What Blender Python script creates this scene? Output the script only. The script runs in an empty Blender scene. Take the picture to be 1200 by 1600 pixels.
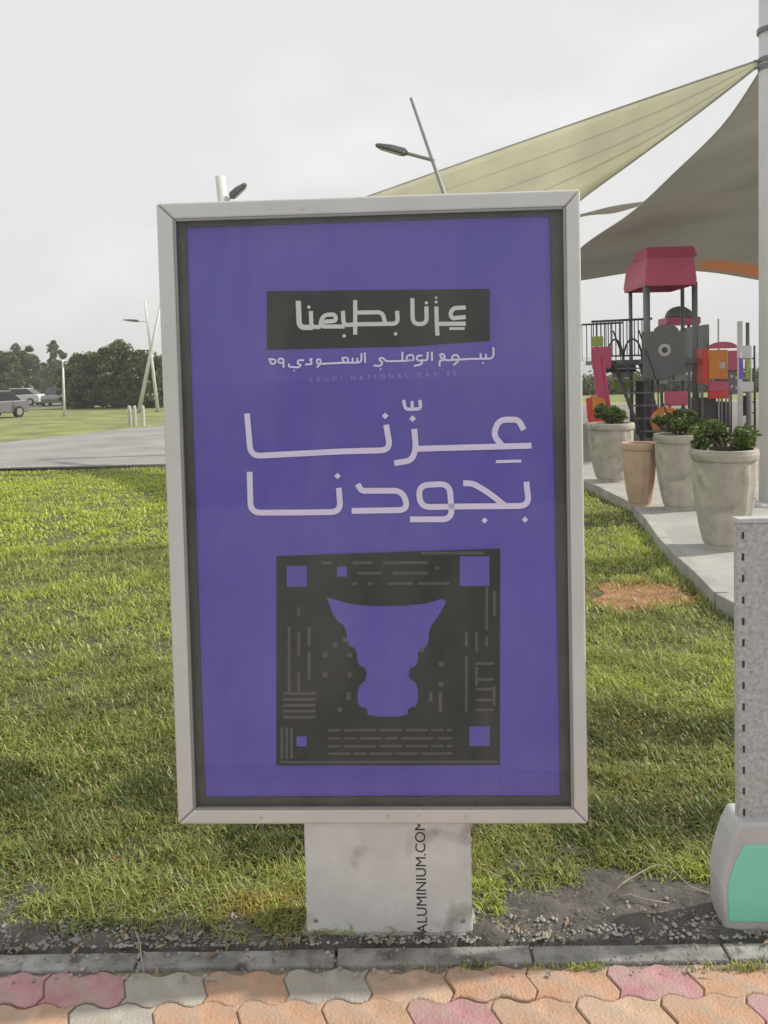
import bpy, bmesh, math, random
import numpy as np
from mathutils import Vector, Matrix

S = bpy.context.scene
C = S.collection
R = math.radians
PI = math.pi
random.seed(7)
rng = np.random.default_rng(11)

# ------------------------------------------------------------------ camera
F_PX, CX, CY, H = 1250.0, 600.0, 642.0, 1.75
PITCH, ROLL = 0.04315, -0.02362
right0 = Vector((1, 0, 0))
fwd0 = Vector((0, math.cos(PITCH), -math.sin(PITCH)))
up0 = Vector((0, math.sin(PITCH), math.cos(PITCH)))
cr, sr = math.cos(ROLL), math.sin(ROLL)
camX = right0 * cr + up0 * sr
camY = right0 * -sr + up0 * cr
camZ = -fwd0
cam_data = bpy.data.cameras.new('camera')
cam = bpy.data.objects.new('camera', cam_data)
C.objects.link(cam)
cam.matrix_world = Matrix(((camX.x, camY.x, camZ.x, 0), (camX.y, camY.y, camZ.y, 0), (camX.z, camY.z, camZ.z, H), (0, 0, 0, 1)))
cam_data.sensor_fit = 'VERTICAL'
cam_data.sensor_height = 36.0
cam_data.lens = 36.0 * F_PX / 1600.0
cam_data.shift_y = -(800.0 - CY) / 1600.0
cam_data.clip_start = 0.05
cam_data.clip_end = 5000
S.camera = cam

# ------------------------------------------------------------------ sky, sun, exposure
SUN_EL, SUN_AZ = R(40), math.atan2(0.987, 0.16)     # azimuth from +Y towards +X
W = bpy.data.worlds.new('World'); S.world = W
W.use_nodes = True
nt = W.node_tree; nt.nodes.clear()
wo = nt.nodes.new('ShaderNodeOutputWorld')
bg = nt.nodes.new('ShaderNodeBackground'); bg.inputs['Strength'].default_value = 0.10
sky = nt.nodes.new('ShaderNodeTexSky'); sky.sky_type = 'NISHITA'; sky.sun_disc = False
sky.sun_elevation = SUN_EL; sky.sun_rotation = SUN_AZ
sky.air_density = 1.0; sky.dust_density = 4.0; sky.ozone_density = 1.0
tc = nt.nodes.new('ShaderNodeTexCoord')
mp = nt.nodes.new('ShaderNodeMapping'); mp.inputs['Scale'].default_value = (1.0, 1.0, 2.6)
nz = nt.nodes.new('ShaderNodeTexNoise'); nz.inputs['Scale'].default_value = 2.3
nz.inputs['Detail'].default_value = 5; nz.inputs['Roughness'].default_value = 0.45
cramp = nt.nodes.new('ShaderNodeValToRGB')
cramp.color_ramp.elements[0].position = 0.56; cramp.color_ramp.elements[0].color = (6.95, 6.93, 6.87, 1)
cramp.color_ramp.elements[1].position = 0.74; cramp.color_ramp.elements[1].color = (8.3, 8.25, 8.15, 1)
mx = nt.nodes.new('ShaderNodeMixRGB'); mx.inputs['Fac'].default_value = 0.93
nt.links.new(tc.outputs['Generated'], mp.inputs['Vector'])
nt.links.new(mp.outputs['Vector'], nz.inputs['Vector'])
nt.links.new(nz.outputs['Fac'], cramp.inputs['Fac'])
nt.links.new(sky.outputs['Color'], mx.inputs['Color1'])
nt.links.new(cramp.outputs['Color'], mx.inputs['Color2'])
nt.links.new(mx.outputs['Color'], bg.inputs['Color'])
nt.links.new(bg.outputs['Background'], wo.inputs['Surface'])
sd = bpy.data.lights.new('sun', 'SUN'); sd.energy = 3.4; sd.angle = R(1.2); sd.color = (1.0, 0.93, 0.83)
so = bpy.data.objects.new('sun', sd); C.objects.link(so)
sun_dir = Vector((math.cos(SUN_EL) * math.sin(SUN_AZ), math.cos(SUN_EL) * math.cos(SUN_AZ), math.sin(SUN_EL)))
so.rotation_euler = sun_dir.to_track_quat('Z', 'Y').to_euler()
so.location = sun_dir * 60
S.view_settings.view_transform = 'Standard'
S.view_settings.look = 'None'
S.view_settings.exposure = 0.3
S.view_settings.gamma = 1.0
S.view_settings.use_curve_mapping = False
S.render.engine = 'CYCLES'
S.cycles.max_bounces = 8
S.cycles.transparent_max_bounces = 8


# ------------------------------------------------------------------ measuring helpers: a pixel of the 1200x1600 photo -> a point of the place
def ray(px, py):
    return camX * ((px - CX) / F_PX) - camY * ((py - CY) / F_PX) - camZ
def G(px, py, z=0.0):
    d = ray(px, py); t = (z - H) / d.z
    return Vector((d.x * t, d.y * t, z))
def P(px, py, Y):
    d = ray(px, py); t = Y / d.y
    return Vector((d.x * t, Y, H + d.z * t))

# ------------------------------------------------------------------ object helpers
def link(o, parent=None):
    C.objects.link(o)
    if parent is not None: o.parent = parent
    return o
def tag(o, label=None, cat=None, group=None, kind=None):
    if label: o['label'] = label
    if cat: o['category'] = cat
    if group: o['group'] = group
    if kind: o['kind'] = kind
    return o
def empty(name, loc=(0, 0, 0), rz=0.0, **k):
    o = bpy.data.objects.new(name, None); link(o)
    o.location = loc; o.rotation_euler = (0, 0, rz); o.empty_display_size = 0.2
    return tag(o, **k)
def raw(name, verts, faces, mat, parent=None, smooth=False, **k):
    me = bpy.data.meshes.new(name)
    me.from_pydata([tuple(v) for v in verts], [], faces)
    me.validate(); me.update()
    if mat: me.materials.append(mat)
    if smooth: me.polygons.foreach_set('use_smooth', [True] * len(me.polygons))
    return tag(link(bpy.data.objects.new(name, me), parent), **k)
def obj(name, bm, mat, parent=None, smooth=False, bevel=0.0, seg=2, **k):
    me = bpy.data.meshes.new(name)
    bmesh.ops.recalc_face_normals(bm, faces=bm.faces)
    bm.to_mesh(me); bm.free()
    for m in (mat if isinstance(mat, (list, tuple)) else [mat]): me.materials.append(m)
    if smooth: me.polygons.foreach_set('use_smooth', [True] * len(me.polygons))
    o = tag(link(bpy.data.objects.new(name, me), parent), **k)
    if bevel:
        b = o.modifiers.new('bevel', 'BEVEL'); b.width = bevel; b.segments = seg; b.limit_method = 'ANGLE'; b.angle_limit = R(35)
    return o
def box(bm, a, b):
    (x0, y0, z0), (x1, y1, z1) = a, b
    v = [bm.verts.new(p) for p in ((x0, y0, z0), (x1, y0, z0), (x1, y1, z0), (x0, y1, z0), (x0, y0, z1), (x1, y0, z1), (x1, y1, z1), (x0, y1, z1))]
    for f in ((0, 3, 2, 1), (4, 5, 6, 7), (0, 1, 5, 4), (1, 2, 6, 5), (2, 3, 7, 6), (3, 0, 4, 7)): bm.faces.new([v[i] for i in f])
def tube(bm, pts, rad, n=8, caps=True):
    pts = [Vector(p) for p in pts]
    if not isinstance(rad, (list, tuple)): rad = [rad] * len(pts)
    rings = []
    for i, p in enumerate(pts):
        t = (pts[min(i + 1, len(pts) - 1)] - pts[max(i - 1, 0)]).normalized()
        a = t.cross(Vector((0, 0, 1)) if abs(t.z) < 0.9 else Vector((0, 1, 0))).normalized(); b = t.cross(a)
        rings.append([bm.verts.new(p + (a * math.cos(2 * PI * k / n) + b * math.sin(2 * PI * k / n)) * rad[i]) for k in range(n)])
    for r0, r1 in zip(rings, rings[1:]):
        for k in range(n): bm.faces.new((r0[k], r0[(k + 1) % n], r1[(k + 1) % n], r1[k]))
    if caps: bm.faces.new(rings[0][::-1]); bm.faces.new(rings[-1])
def lathe(bm, prof, n=20, c=(0, 0, 0)):
    rings = [[bm.verts.new((c[0] + r * math.cos(2 * PI * k / n), c[1] + r * math.sin(2 * PI * k / n), c[2] + z)) for k in range(n)] for r, z in prof]
    for r0, r1 in zip(rings, rings[1:]):
        for k in range(n): bm.faces.new((r0[k], r0[(k + 1) % n], r1[(k + 1) % n], r1[k]))
    bm.faces.new(rings[0][::-1]); bm.faces.new(rings[-1])
def prism(bm, outline, y0, y1):
    """outline in the xz plane, extruded along y"""
    a = [bm.verts.new((x, y0, z)) for x, z in outline]; b = [bm.verts.new((x, y1, z)) for x, z in outline]
    bm.faces.new(a); bm.faces.new(b[::-1])
    n = len(a)
    for i in range(n): bm.faces.new((a[i], b[i], b[(i + 1) % n], a[(i + 1) % n]))
def slab(bm, outline, z0, z1):
    a = [bm.verts.new((x, y, z0)) for x, y in outline]; b = [bm.verts.new((x, y, z1)) for x, y in outline]
    bm.faces.new(a[::-1]); bm.faces.new(b)
    n = len(a)
    for i in range(n): bm.faces.new((a[i], a[(i + 1) % n], b[(i + 1) % n], b[i]))

# ------------------------------------------------------------------ materials
def mat(name, c1, c2=None, rough=0.7, metal=0.0, scale=6.0, detail=6.0, bump=0.0, bscale=None, spec=None, lo=0.35, hi=0.65, spots=None, coords='Object'):
    m = bpy.data.materials.new(name); m.use_nodes = True
    t = m.node_tree; b = t.nodes['Principled BSDF']
    b.inputs['Roughness'].default_value = rough; b.inputs['Metallic'].default_value = metal
    if spec is not None: b.inputs['Specular IOR Level'].default_value = spec
    if c2 is None:
        b.inputs['Base Color'].default_value = (*c1, 1)
        col = None
    co = t.nodes.new('ShaderNodeTexCoord')
    if c2 is not None:
        n = t.nodes.new('ShaderNodeTexNoise'); n.inputs['Scale'].default_value = scale; n.inputs['Detail'].default_value = detail; n.inputs['Roughness'].default_value = 0.6
        r = t.nodes.new('ShaderNodeValToRGB')
        r.color_ramp.elements[0].position = lo; r.color_ramp.elements[0].color = (*c1, 1)
        r.color_ramp.elements[1].position = hi; r.color_ramp.elements[1].color = (*c2, 1)
        t.links.new(co.outputs[coords], n.inputs['Vector']); t.links.new(n.outputs['Fac'], r.inputs['Fac'])
        col = r.outputs['Color']
    if spots:
        sc, sl, sh, scol = spots
        n2 = t.nodes.new('ShaderNodeTexNoise'); n2.inputs['Scale'].default_value = sc; n2.inputs['Detail'].default_value = 5
        r2 = t.nodes.new('ShaderNodeMapRange'); r2.inputs['From Min'].default_value = sl; r2.inputs['From Max'].default_value = sh
        mxn = t.nodes.new('ShaderNodeMixRGB'); mxn.inputs['Color2'].default_value = (*scol, 1)
        t.links.new(co.outputs[coords], n2.inputs['Vector']); t.links.new(n2.outputs['Fac'], r2.inputs['Value']); t.links.new(r2.outputs['Result'], mxn.inputs['Fac'])
        if col is not None: t.links.new(col, mxn.inputs['Color1'])
        else: mxn.inputs['Color1'].default_value = (*c1, 1)
        col = mxn.outputs['Color']
    if col is not None: t.links.new(col, b.inputs['Base Color'])
    if bump:
        n3 = t.nodes.new('ShaderNodeTexNoise'); n3.inputs['Scale'].default_value = bscale or scale * 4; n3.inputs['Detail'].default_value = 8
        bp = t.nodes.new('ShaderNodeBump'); bp.inputs['Strength'].default_value = bump; bp.inputs['Distance'].default_value = 0.01
        t.links.new(co.outputs[coords], n3.inputs['Vector']); t.links.new(n3.outputs['Fac'], bp.inputs['Height']); t.links.new(bp.outputs['Normal'], b.inputs['Normal'])
    return m
def leaf_mat(name, dark, light, dead, transl=0.35, mid=None):
    """colour follows the 'tint' attribute: 0..1 dark to light, above 1 turning to dead straw"""
    m = bpy.data.materials.new(name); m.use_nodes = True
    t = m.node_tree; t.nodes.clear()
    out = t.nodes.new('ShaderNodeOutputMaterial')
    at = t.nodes.new('ShaderNodeAttribute'); at.attribute_name = 'tint'
    mr = t.nodes.new('ShaderNodeMapRange'); mr.inputs['From Max'].default_value = 2.0
    r = t.nodes.new('ShaderNodeValToRGB'); e = r.color_ramp.elements
    e[0].position = 0.0; e[0].color = (*dark, 1); e[1].position = 0.5; e[1].color = (*light, 1)
    x = e.new(0.42); x.color = (*[a * 0.22 + b * 0.78 for a, b in zip(dark, mid or light)], 1)
    x = e.new(0.75); x.color = (*dead, 1)
    d = t.nodes.new('ShaderNodeBsdfDiffuse'); tr = t.nodes.new('ShaderNodeBsdfTranslucent'); gl = t.nodes.new('ShaderNodeBsdfGlossy')
    gl.inputs['Roughness'].default_value = 0.45; gl.inputs['Color'].default_value = (0.8, 0.85, 0.75, 1)
    m1 = t.nodes.new('ShaderNodeMixShader'); m1.inputs['Fac'].default_value = transl
    m2 = t.nodes.new('ShaderNodeMixShader'); m2.inputs['Fac'].default_value = 0.05
    t.links.new(at.outputs['Fac'], mr.inputs['Value']); t.links.new(mr.outputs['Result'], r.inputs['Fac'])
    t.links.new(r.outputs['Color'], d.inputs['Color']); t.links.new(r.outputs['Color'], tr.inputs['Color'])
    t.links.new(d.outputs[0], m1.inputs[1]); t.links.new(tr.outputs[0], m1.inputs[2])
    t.links.new(m1.outputs[0], m2.inputs[1]); t.links.new(gl.outputs[0], m2.inputs[2]); t.links.new(m2.outputs[0], out.inputs['Surface'])
    return m
def fabric_mat(name, col, transl):
    m = bpy.data.materials.new(name); m.use_nodes = True
    t = m.node_tree; t.nodes.clear()
    out = t.nodes.new('ShaderNodeOutputMaterial'); d = t.nodes.new('ShaderNodeBsdfDiffuse'); tr = t.nodes.new('ShaderNodeBsdfTranslucent'); mxs = t.nodes.new('ShaderNodeMixShader')
    n = t.nodes.new('ShaderNodeTexNoise'); n.inputs['Scale'].default_value = 0.5; n.inputs['Detail'].default_value = 5
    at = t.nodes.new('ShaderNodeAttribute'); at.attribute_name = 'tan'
    mt = t.nodes.new('ShaderNodeMixRGB'); mt.inputs['Color2'].default_value = (0.80, 0.42, 0.20, 1)  # tan that paints the warm glow under the big sail
    co = t.nodes.new('ShaderNodeTexCoord')
    r = t.nodes.new('ShaderNodeValToRGB'); r.color_ramp.elements[0].position = 0.35; r.color_ramp.elements[1].position = 0.65
    r.color_ramp.elements[0].color = (*[c * 0.86 for c in col], 1); r.color_ramp.elements[1].color = (*col, 1)
    t.links.new(co.outputs['Object'], n.inputs['Vector']); t.links.new(n.outputs['Fac'], r.inputs['Fac'])
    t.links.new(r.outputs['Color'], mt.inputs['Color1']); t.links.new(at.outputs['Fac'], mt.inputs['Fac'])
    t.links.new(mt.outputs['Color'], d.inputs['Color']); t.links.new(mt.outputs['Color'], tr.inputs['Color'])
    mxs.inputs['Fac'].default_value = transl
    t.links.new(d.outputs[0], mxs.inputs[1]); t.links.new(tr.outputs[0], mxs.inputs[2]); t.links.new(mxs.outputs[0], out.inputs['Surface'])
    return m

M = {}
M['soil'] = mat('soil', (0.062, 0.056, 0.05), (0.125, 0.115, 0.105), rough=0.95, scale=14, bump=0.9, bscale=60)
M['lawn'] = mat('lawn_ground', (0.05, 0.05, 0.028), (0.13, 0.135, 0.055), rough=0.95, scale=14, detail=12, bump=0.8, bscale=30, lo=0.3, hi=0.7)
M['far_lawn'] = mat('far_lawn', (0.12, 0.145, 0.045), (0.27, 0.295, 0.09), rough=0.95, scale=0.6, detail=10, bump=0.5, bscale=8)
M['red_soil'] = mat('red_soil', (0.22, 0.10, 0.05), (0.36, 0.19, 0.11), rough=0.95, scale=9, bump=0.8, bscale=50)
M['concrete'] = mat('concrete', (0.30, 0.29, 0.27), (0.42, 0.41, 0.385), rough=0.85, scale=4, bump=0.3, bscale=60)
M['kerb'] = mat('kerb_concrete', (0.17, 0.165, 0.155), (0.36, 0.35, 0.335), rough=0.9, scale=7, bump=0.7, bscale=90, spots=(18, 0.55, 0.72, (0.10, 0.09, 0.08)))
M['plaza'] = mat('plaza_concrete', (0.30, 0.295, 0.28), (0.40, 0.39, 0.37), rough=0.85, scale=1.5, detail=10, bump=0.3, bscale=40)
M['walk'] = mat('walk_concrete', (0.21, 0.207, 0.20), (0.31, 0.305, 0.295), rough=0.9, scale=0.6, detail=12)
M['rubber'] = mat('rubber_ground', (0.16, 0.15, 0.14), (0.24, 0.22, 0.2), rough=0.9, scale=3)
M['joint'] = mat('joint_sand', (0.20, 0.17, 0.13), (0.32, 0.27, 0.20), rough=1.0, scale=30, bump=0.6, bscale=120)
pav = [((0.40, 0.24, 0.15), (0.58, 0.39, 0.27)), ((0.44, 0.25, 0.15), (0.54, 0.35, 0.24)), ((0.40, 0.19, 0.21), (0.54, 0.30, 0.33)), ((0.38, 0.18, 0.19), (0.50, 0.29, 0.30)), ((0.34, 0.32, 0.28), (0.46, 0.43, 0.37)), ((0.46, 0.31, 0.21), (0.60, 0.43, 0.31))]
PAV = [mat('paver_%d' % i, a, b, rough=0.85, scale=9, bump=0.6, bscale=110, spots=(11, 0.42, 0.72, (0.36, 0.31, 0.25))) for i, (a, b) in enumerate(pav)]
M['alu'] = mat('aluminium', (0.57, 0.57, 0.56), (0.64, 0.64, 0.63), rough=0.42, metal=0.25, scale=3, spots=(22, 0.66, 0.8, (0.36, 0.34, 0.31)))
M['alu_edge'] = mat('aluminium_lip', (0.30, 0.30, 0.29), rough=0.35, metal=0.5)
M['gasket'] = mat('rubber_gasket', (0.045, 0.045, 0.042), (0.075, 0.075, 0.07), rough=0.7, scale=5)
M['poster'] = mat('poster_purple', (0.125, 0.098, 0.46), (0.142, 0.113, 0.495), rough=0.55, scale=2.5, spec=0.2)
M['ink'] = mat('poster_charcoal', (0.022, 0.023, 0.022), (0.036, 0.037, 0.035), rough=0.6, scale=4, spec=0.2)
M['ink_line'] = mat('poster_grey', (0.10, 0.10, 0.10), rough=0.6, spec=0.2)
M['lavender'] = mat('poster_lavender', (0.84, 0.75, 1.0), rough=0.6, spec=0.2)
M['silver'] = mat('poster_silver', (0.72, 0.72, 0.71), rough=0.6, spec=0.2)
M['faint'] = mat('poster_faint', (0.36, 0.29, 0.74), rough=0.6, spec=0.2)
M['post'] = mat('painted_post', (0.56, 0.56, 0.55), (0.68, 0.68, 0.67), rough=0.7, scale=5, detail=9, bump=0.15, bscale=50, spots=(8, 0.56, 0.75, (0.30, 0.28, 0.25)))
M['black'] = mat('black_vinyl', (0.03, 0.03, 0.03), rough=0.6)
M['granite'] = mat('speckled_granite', (0.33, 0.33, 0.335), (0.50, 0.50, 0.505), rough=0.55, scale=65, detail=3, bump=0.1, spots=(70, 0.60, 0.70, (0.22, 0.22, 0.22)))
M['granite_top'] = mat('granite_cap', (0.42, 0.42, 0.42), (0.52, 0.52, 0.52), rough=0.5, scale=60)
M['pale_base'] = mat('pale_base', (0.42, 0.42, 0.42), (0.50, 0.50, 0.50), rough=0.6, scale=5)
M['teal'] = mat('teal_panel', (0.20, 0.62, 0.47), (0.22, 0.66, 0.50), rough=0.5, scale=6)
M['planter'] = mat('planter_cast_stone', (0.36, 0.335, 0.285), (0.50, 0.47, 0.40), rough=0.85, scale=6, detail=9, bump=0.4, bscale=60, spots=(5, 0.58, 0.75, (0.25, 0.24, 0.18)))
M['planter_tan'] = mat('planter_sand_stone', (0.46, 0.32, 0.22), (0.58, 0.42, 0.30), rough=0.85, scale=6, bump=0.4, bscale=60)
M['pole'] = mat('painted_steel', (0.58, 0.58, 0.58), (0.68, 0.68, 0.675), rough=0.5, scale=1.5)
M['white_mast'] = mat('white_mast', (0.66, 0.66, 0.65), (0.75, 0.75, 0.74), rough=0.5, scale=2)
M['grey_mast'] = mat('grey_mast', (0.33, 0.33, 0.33), rough=0.5, metal=0.3)
M['lamp_head'] = mat('lamp_head', (0.16, 0.16, 0.165), rough=0.5, metal=0.3)
M['lens'] = mat('lamp_lens', (0.45, 0.45, 0.43), rough=0.3)
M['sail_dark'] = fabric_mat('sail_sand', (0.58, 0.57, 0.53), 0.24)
M['sail_light'] = fabric_mat('sail_pale', (0.80, 0.79, 0.66), 0.56)
M['red'] = mat('red_plastic', (0.48, 0.075, 0.16), (0.55, 0.095, 0.19), rough=0.45, scale=2)
M['bright_red'] = mat('bright_red_plastic', (0.62, 0.05, 0.03), rough=0.4)
M['orange'] = mat('orange_plastic', (0.62, 0.21, 0.03), (0.70, 0.25, 0.04), rough=0.45, scale=2)
M['play_grey'] = mat('grey_plastic', (0.13, 0.13, 0.135), (0.16, 0.16, 0.165), rough=0.5, scale=3)
M['play_steel'] = mat('play_steel', (0.20, 0.205, 0.215), rough=0.45, metal=0.3)
M['play_dark'] = mat('dark_steel', (0.05, 0.05, 0.055), rough=0.5)
M['play_pale'] = mat('pale_plastic', (0.5, 0.5, 0.48), rough=0.5)
M['purple_p'] = mat('purple_plastic', (0.16, 0.10, 0.50), rough=0.5)
M['green_p'] = mat('lime_plastic', (0.30, 0.38, 0.08), rough=0.5)
M['teal_p'] = mat('teal_plastic', (0.05, 0.32, 0.27), rough=0.5)
M['bark'] = mat('bark', (0.11, 0.085, 0.06), (0.19, 0.15, 0.11), rough=0.95, scale=12, bump=0.8)
M['hill'] = mat('hill_rock', (0.36, 0.37, 0.39), (0.42, 0.43, 0.45), rough=1.0, scale=0.02)
M['wall_pale'] = mat('wall_plaster', (0.50, 0.48, 0.44), (0.58, 0.56, 0.52), rough=0.9, scale=0.4)
M['asphalt'] = mat('asphalt', (0.10, 0.10, 0.10), (0.15, 0.15, 0.145), rough=0.9, scale=0.5)
M['car_grey'] = mat('car_grey', (0.20, 0.20, 0.21), rough=0.3, metal=0.4)
M['car_white'] = mat('car_white', (0.65, 0.65, 0.64), rough=0.3)
M['car_glass'] = mat('car_glass', (0.03, 0.035, 0.04), rough=0.1)
M['tyre'] = mat('tyre', (0.03, 0.03, 0.03), rough=0.9)
M['rim'] = mat('rim', (0.5, 0.5, 0.5), rough=0.3, metal=0.8)
M['stone'] = mat('small_stones', (0.16, 0.15, 0.135), (0.42, 0.40, 0.37), rough=0.9, scale=9)
M['twig'] = mat('dry_twig', (0.34, 0.30, 0.24), rough=0.9)
M['litter'] = mat('dry_leaf', (0.16, 0.11, 0.07), (0.34, 0.25, 0.16), rough=0.9, scale=10)
M['grass'] = leaf_mat('grass_blades', (0.085, 0.105, 0.022), (0.50, 0.60, 0.07), (0.40, 0.20, 0.10), 0.38, mid=(0.47, 0.52, 0.14))
M['tree_leaf'] = leaf_mat('tree_leaves', (0.035, 0.048, 0.022), (0.19, 0.22, 0.06), (0.30, 0.33, 0.12), 0.25)
M['bush_leaf'] = leaf_mat('bush_leaves', (0.04, 0.07, 0.012), (0.16, 0.22, 0.045), (0.34, 0.40, 0.12), 0.3)

# glass sheet: clear with a fresnel reflection
gm = bpy.data.materials.new('clear_glass'); gm.use_nodes = True
t = gm.node_tree; t.nodes.clear()
go = t.nodes.new('ShaderNodeOutputMaterial'); gt = t.nodes.new('ShaderNodeBsdfTransparent'); gg = t.nodes.new('ShaderNodeBsdfGlossy'); gg.inputs['Roughness'].default_value = 0.02
lw = t.nodes.new('ShaderNodeLayerWeight'); lw.inputs['Blend'].default_value = 0.5
pw = t.nodes.new('ShaderNodeMath'); pw.operation = 'POWER'; pw.inputs[1].default_value = 5.0
gf = t.nodes.new('ShaderNodeMapRange'); gf.inputs['To Min'].default_value = 0.04
t.links.new(lw.outputs['Facing'], pw.inputs[0]); t.links.new(pw.outputs[0], gf.inputs['Value'])
gx = t.nodes.new('ShaderNodeMixShader')
gt.inputs['Color'].default_value = (0.96, 0.97, 0.965, 1)
t.links.new(gf.outputs['Result'], gx.inputs['Fac']); t.links.new(gt.outputs[0], gx.inputs[1]); t.links.new(gg.outputs[0], gx.inputs[2]); t.links.new(gx.outputs[0], go.inputs['Surface'])
gd = t.nodes.new('ShaderNodeBsdfDiffuse'); gd.inputs['Color'].default_value = (0.72, 0.69, 0.64, 1)
gn = t.nodes.new('ShaderNodeTexNoise'); gn.inputs['Scale'].default_value = 2.2; gn.inputs['Detail'].default_value = 9; gn.inputs['Roughness'].default_value = 0.65; gn.inputs['Distortion'].default_value = 0.6
gc = t.nodes.new('ShaderNodeTexCoord'); gmp = t.nodes.new('ShaderNodeMapping'); gmp.inputs['Scale'].default_value = (2.2, 1, 0.7)
gr = t.nodes.new('ShaderNodeMapRange'); gr.inputs['From Min'].default_value = 0.40; gr.inputs['From Max'].default_value = 0.75; gr.inputs['To Min'].default_value = 0.004; gr.inputs['To Max'].default_value = 0.07
g2 = t.nodes.new('ShaderNodeMixShader')
t.links.new(gc.outputs['Object'], gmp.inputs['Vector']); t.links.new(gmp.outputs['Vector'], gn.inputs['Vector']); t.links.new(gn.outputs['Fac'], gr.inputs['Value']); t.links.new(gr.outputs['Result'], g2.inputs['Fac'])
t.links.new(gx.outputs[0], g2.inputs[1]); t.links.new(gd.outputs[0], g2.inputs[2]); t.links.new(g2.outputs[0], go.inputs['Surface'])
M['glass'] = gm

# ------------------------------------------------------------------ the ground
KERB_NEAR = G(600, 1510).y; KERB_FAR = G(600, 1484).y
KERB_S = 0.012                                           # kerb line skew (y per x), it runs slightly off square
WALK0, WALK1 = G(125, 727, 0.10).y, G(125, 676, 0.10).y
PLZ = 0.12
def quad_sheet(name, x0, x1, y0, y1, z, m, nx=1, ny=1, parent=None, **k):
    vs = [(x0 + (x1 - x0) * i / nx, y0 + (y1 - y0) * j / ny, z) for j in range(ny + 1) for i in range(nx + 1)]
    fs = [(j * (nx + 1) + i, j * (nx + 1) + i + 1, (j + 1) * (nx + 1) + i + 1, (j + 1) * (nx + 1) + i) for j in range(ny) for i in range(nx)]
    return raw(name, vs, fs, m, parent, **k)
quad_sheet('ground', -600, 600, -600, 600, -0.03, M['far_lawn'], kind='structure')
quad_sheet('lawn', -14, 16, KERB_FAR + 0.04, WALK0 - 0.02, -0.004, M['lawn'], kind='structure')

# plaza edge (curved border against the lawn), raised one step
edge_px = [(880, 738), (905, 748), (940, 757), (966, 770), (998, 785), (1024, 812), (1045, 840), (1074, 868), (1104, 893), (1138, 926), (1200, 958), (1300, 985)]
edge = [G(x, y, PLZ) for x, y in edge_px]
plz_outline = [(e.x, e.y) for e in edge][::-1]
plz_outline += [(-1.2, 13.2), (-1.2, 40), (26, 40), (26, 5.0)]
bm = bmesh.new(); slab(bm, plz_outline, -0.2, PLZ)
obj('plaza_pavement', bm, M['plaza'], kind='structure')
bm = bmesh.new()
for i, (a, b) in enumerate(zip(edge, edge[1:])):
    d = (b - a).normalized(); n = Vector((-d.y, d.x, 0)) * -1
    k = bmesh.new()
    aa, bb = a + d * 0.006, b - d * 0.006
    slab(k, [(aa.x, aa.y), (bb.x, bb.y), (bb.x + n.x * 0.10, bb.y + n.y * 0.10), (aa.x + n.x * 0.10, aa.y + n.y * 0.10)], -0.05, PLZ + 0.004)
    obj('kerb_stone', k, M['concrete'], bpy.data.objects['plaza_pavement'], bevel=0.008)
bm.free()
quad_sheet('playground_surface', 1.0, 25, 14.5, 39, PLZ + 0.006, M['rubber'], kind='structure')

# far walkway with its kerb
wk = empty('walkway'); wk['kind'] = 'structure'
bm = bmesh.new()
a0, a1 = G(0, 692, 0.06), G(160, 676, 0.06)
slab(bm, [(-60, WALK0 + 0.12), (-1.25, WALK0 + 0.12), (-1.25, 31), (G(255, 664, 0.06).x, G(255, 664, 0.06).y), (G(160, 674, 0.06).x, G(160, 674, 0.06).y), (a0.x, a0.y), (a0.x - 30, a0.y - 9)], -0.2, 0.06)
obj('paving', bm, M['walk'], wk)
x = -34.0
while x < -1.6:
    bm = bmesh.new(); box(bm, (x + 0.008, WALK0, -0.1), (x + 1.192, WALK0 + 0.12, 0.10)); obj('kerb_stone', bm, M['concrete'], wk, bevel=0.012, seg=1); x += 1.2

# near pavement: bed, kerb stones, interlocking pavers
pv = empty('pavement'); pv['kind'] = 'structure'
quad_sheet('bedding_sand', -9, 9, -6, KERB_FAR - 0.01, -0.009, M['joint'], parent=pv)
joints = [G(p, 1497).x for p in (-89, 218, 525, 832, 1139, 1446)]
joints = [joints[0] - 1.2, joints[0] - 0.6] + joints + [joints[-1] + 0.6, joints[-1] + 1.2]
for a, b in zip(joints, joints[1:]):
    bm = bmesh.new()
    n = 6
    top = []
    for i in range(n + 1):
        xx = a + 0.004 + (b - a - 0.008) * i / n
        top.append((xx, KERB_NEAR - KERB_S * xx + random.uniform(-0.003, 0.003)))
    for i in range(n, -1, -1):
        xx = a + 0.004 + (b - a - 0.008) * i / n
        top.append((xx, KERB_FAR - KERB_S * xx + random.uniform(-0.003, 0.003)))
    slab(bm, top, -0.12, 0.006 + random.uniform(-0.002, 0.002))
    obj('kerb_stone', bm, M['kerb'], pv, bevel=0.006)
# soil strip between kerb and grass
def soil_far(x):      # far limit of the bare soil
    return 2.50 + 0.05 * math.sin(3.1 * x) + 0.03 * math.sin(7.7 * x + 1) + (0.13 if 0.35 < x else 0.0) + 0.05 * max(0, min(1, (x - 0.3)))
vs, fs = [], []
nx, ny = 260, 16
for j in range(ny + 1):
    for i in range(nx + 1):
        xx = -2.6 + 5.2 * i / nx
        y0 = KERB_FAR - KERB_S * xx + 0.002; y1 = soil_far(xx) + 0.25
        yy = y0 + (y1 - y0) * j / ny
        vs.append((xx, yy, (0.002 if j else -0.02) + 0.016 * (math.sin(13 * xx + 3 * yy) * math.sin(17 * yy + xx * 5)) ** 2 + random.uniform(0, 0.006)))
for j in range(ny):
    for i in range(nx):
        a = j * (nx + 1) + i; fs.append((a, a + 1, a + nx + 2, a + nx + 1))
raw('soil_strip', vs, fs, M['soil'], smooth=True, kind='structure')

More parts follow.
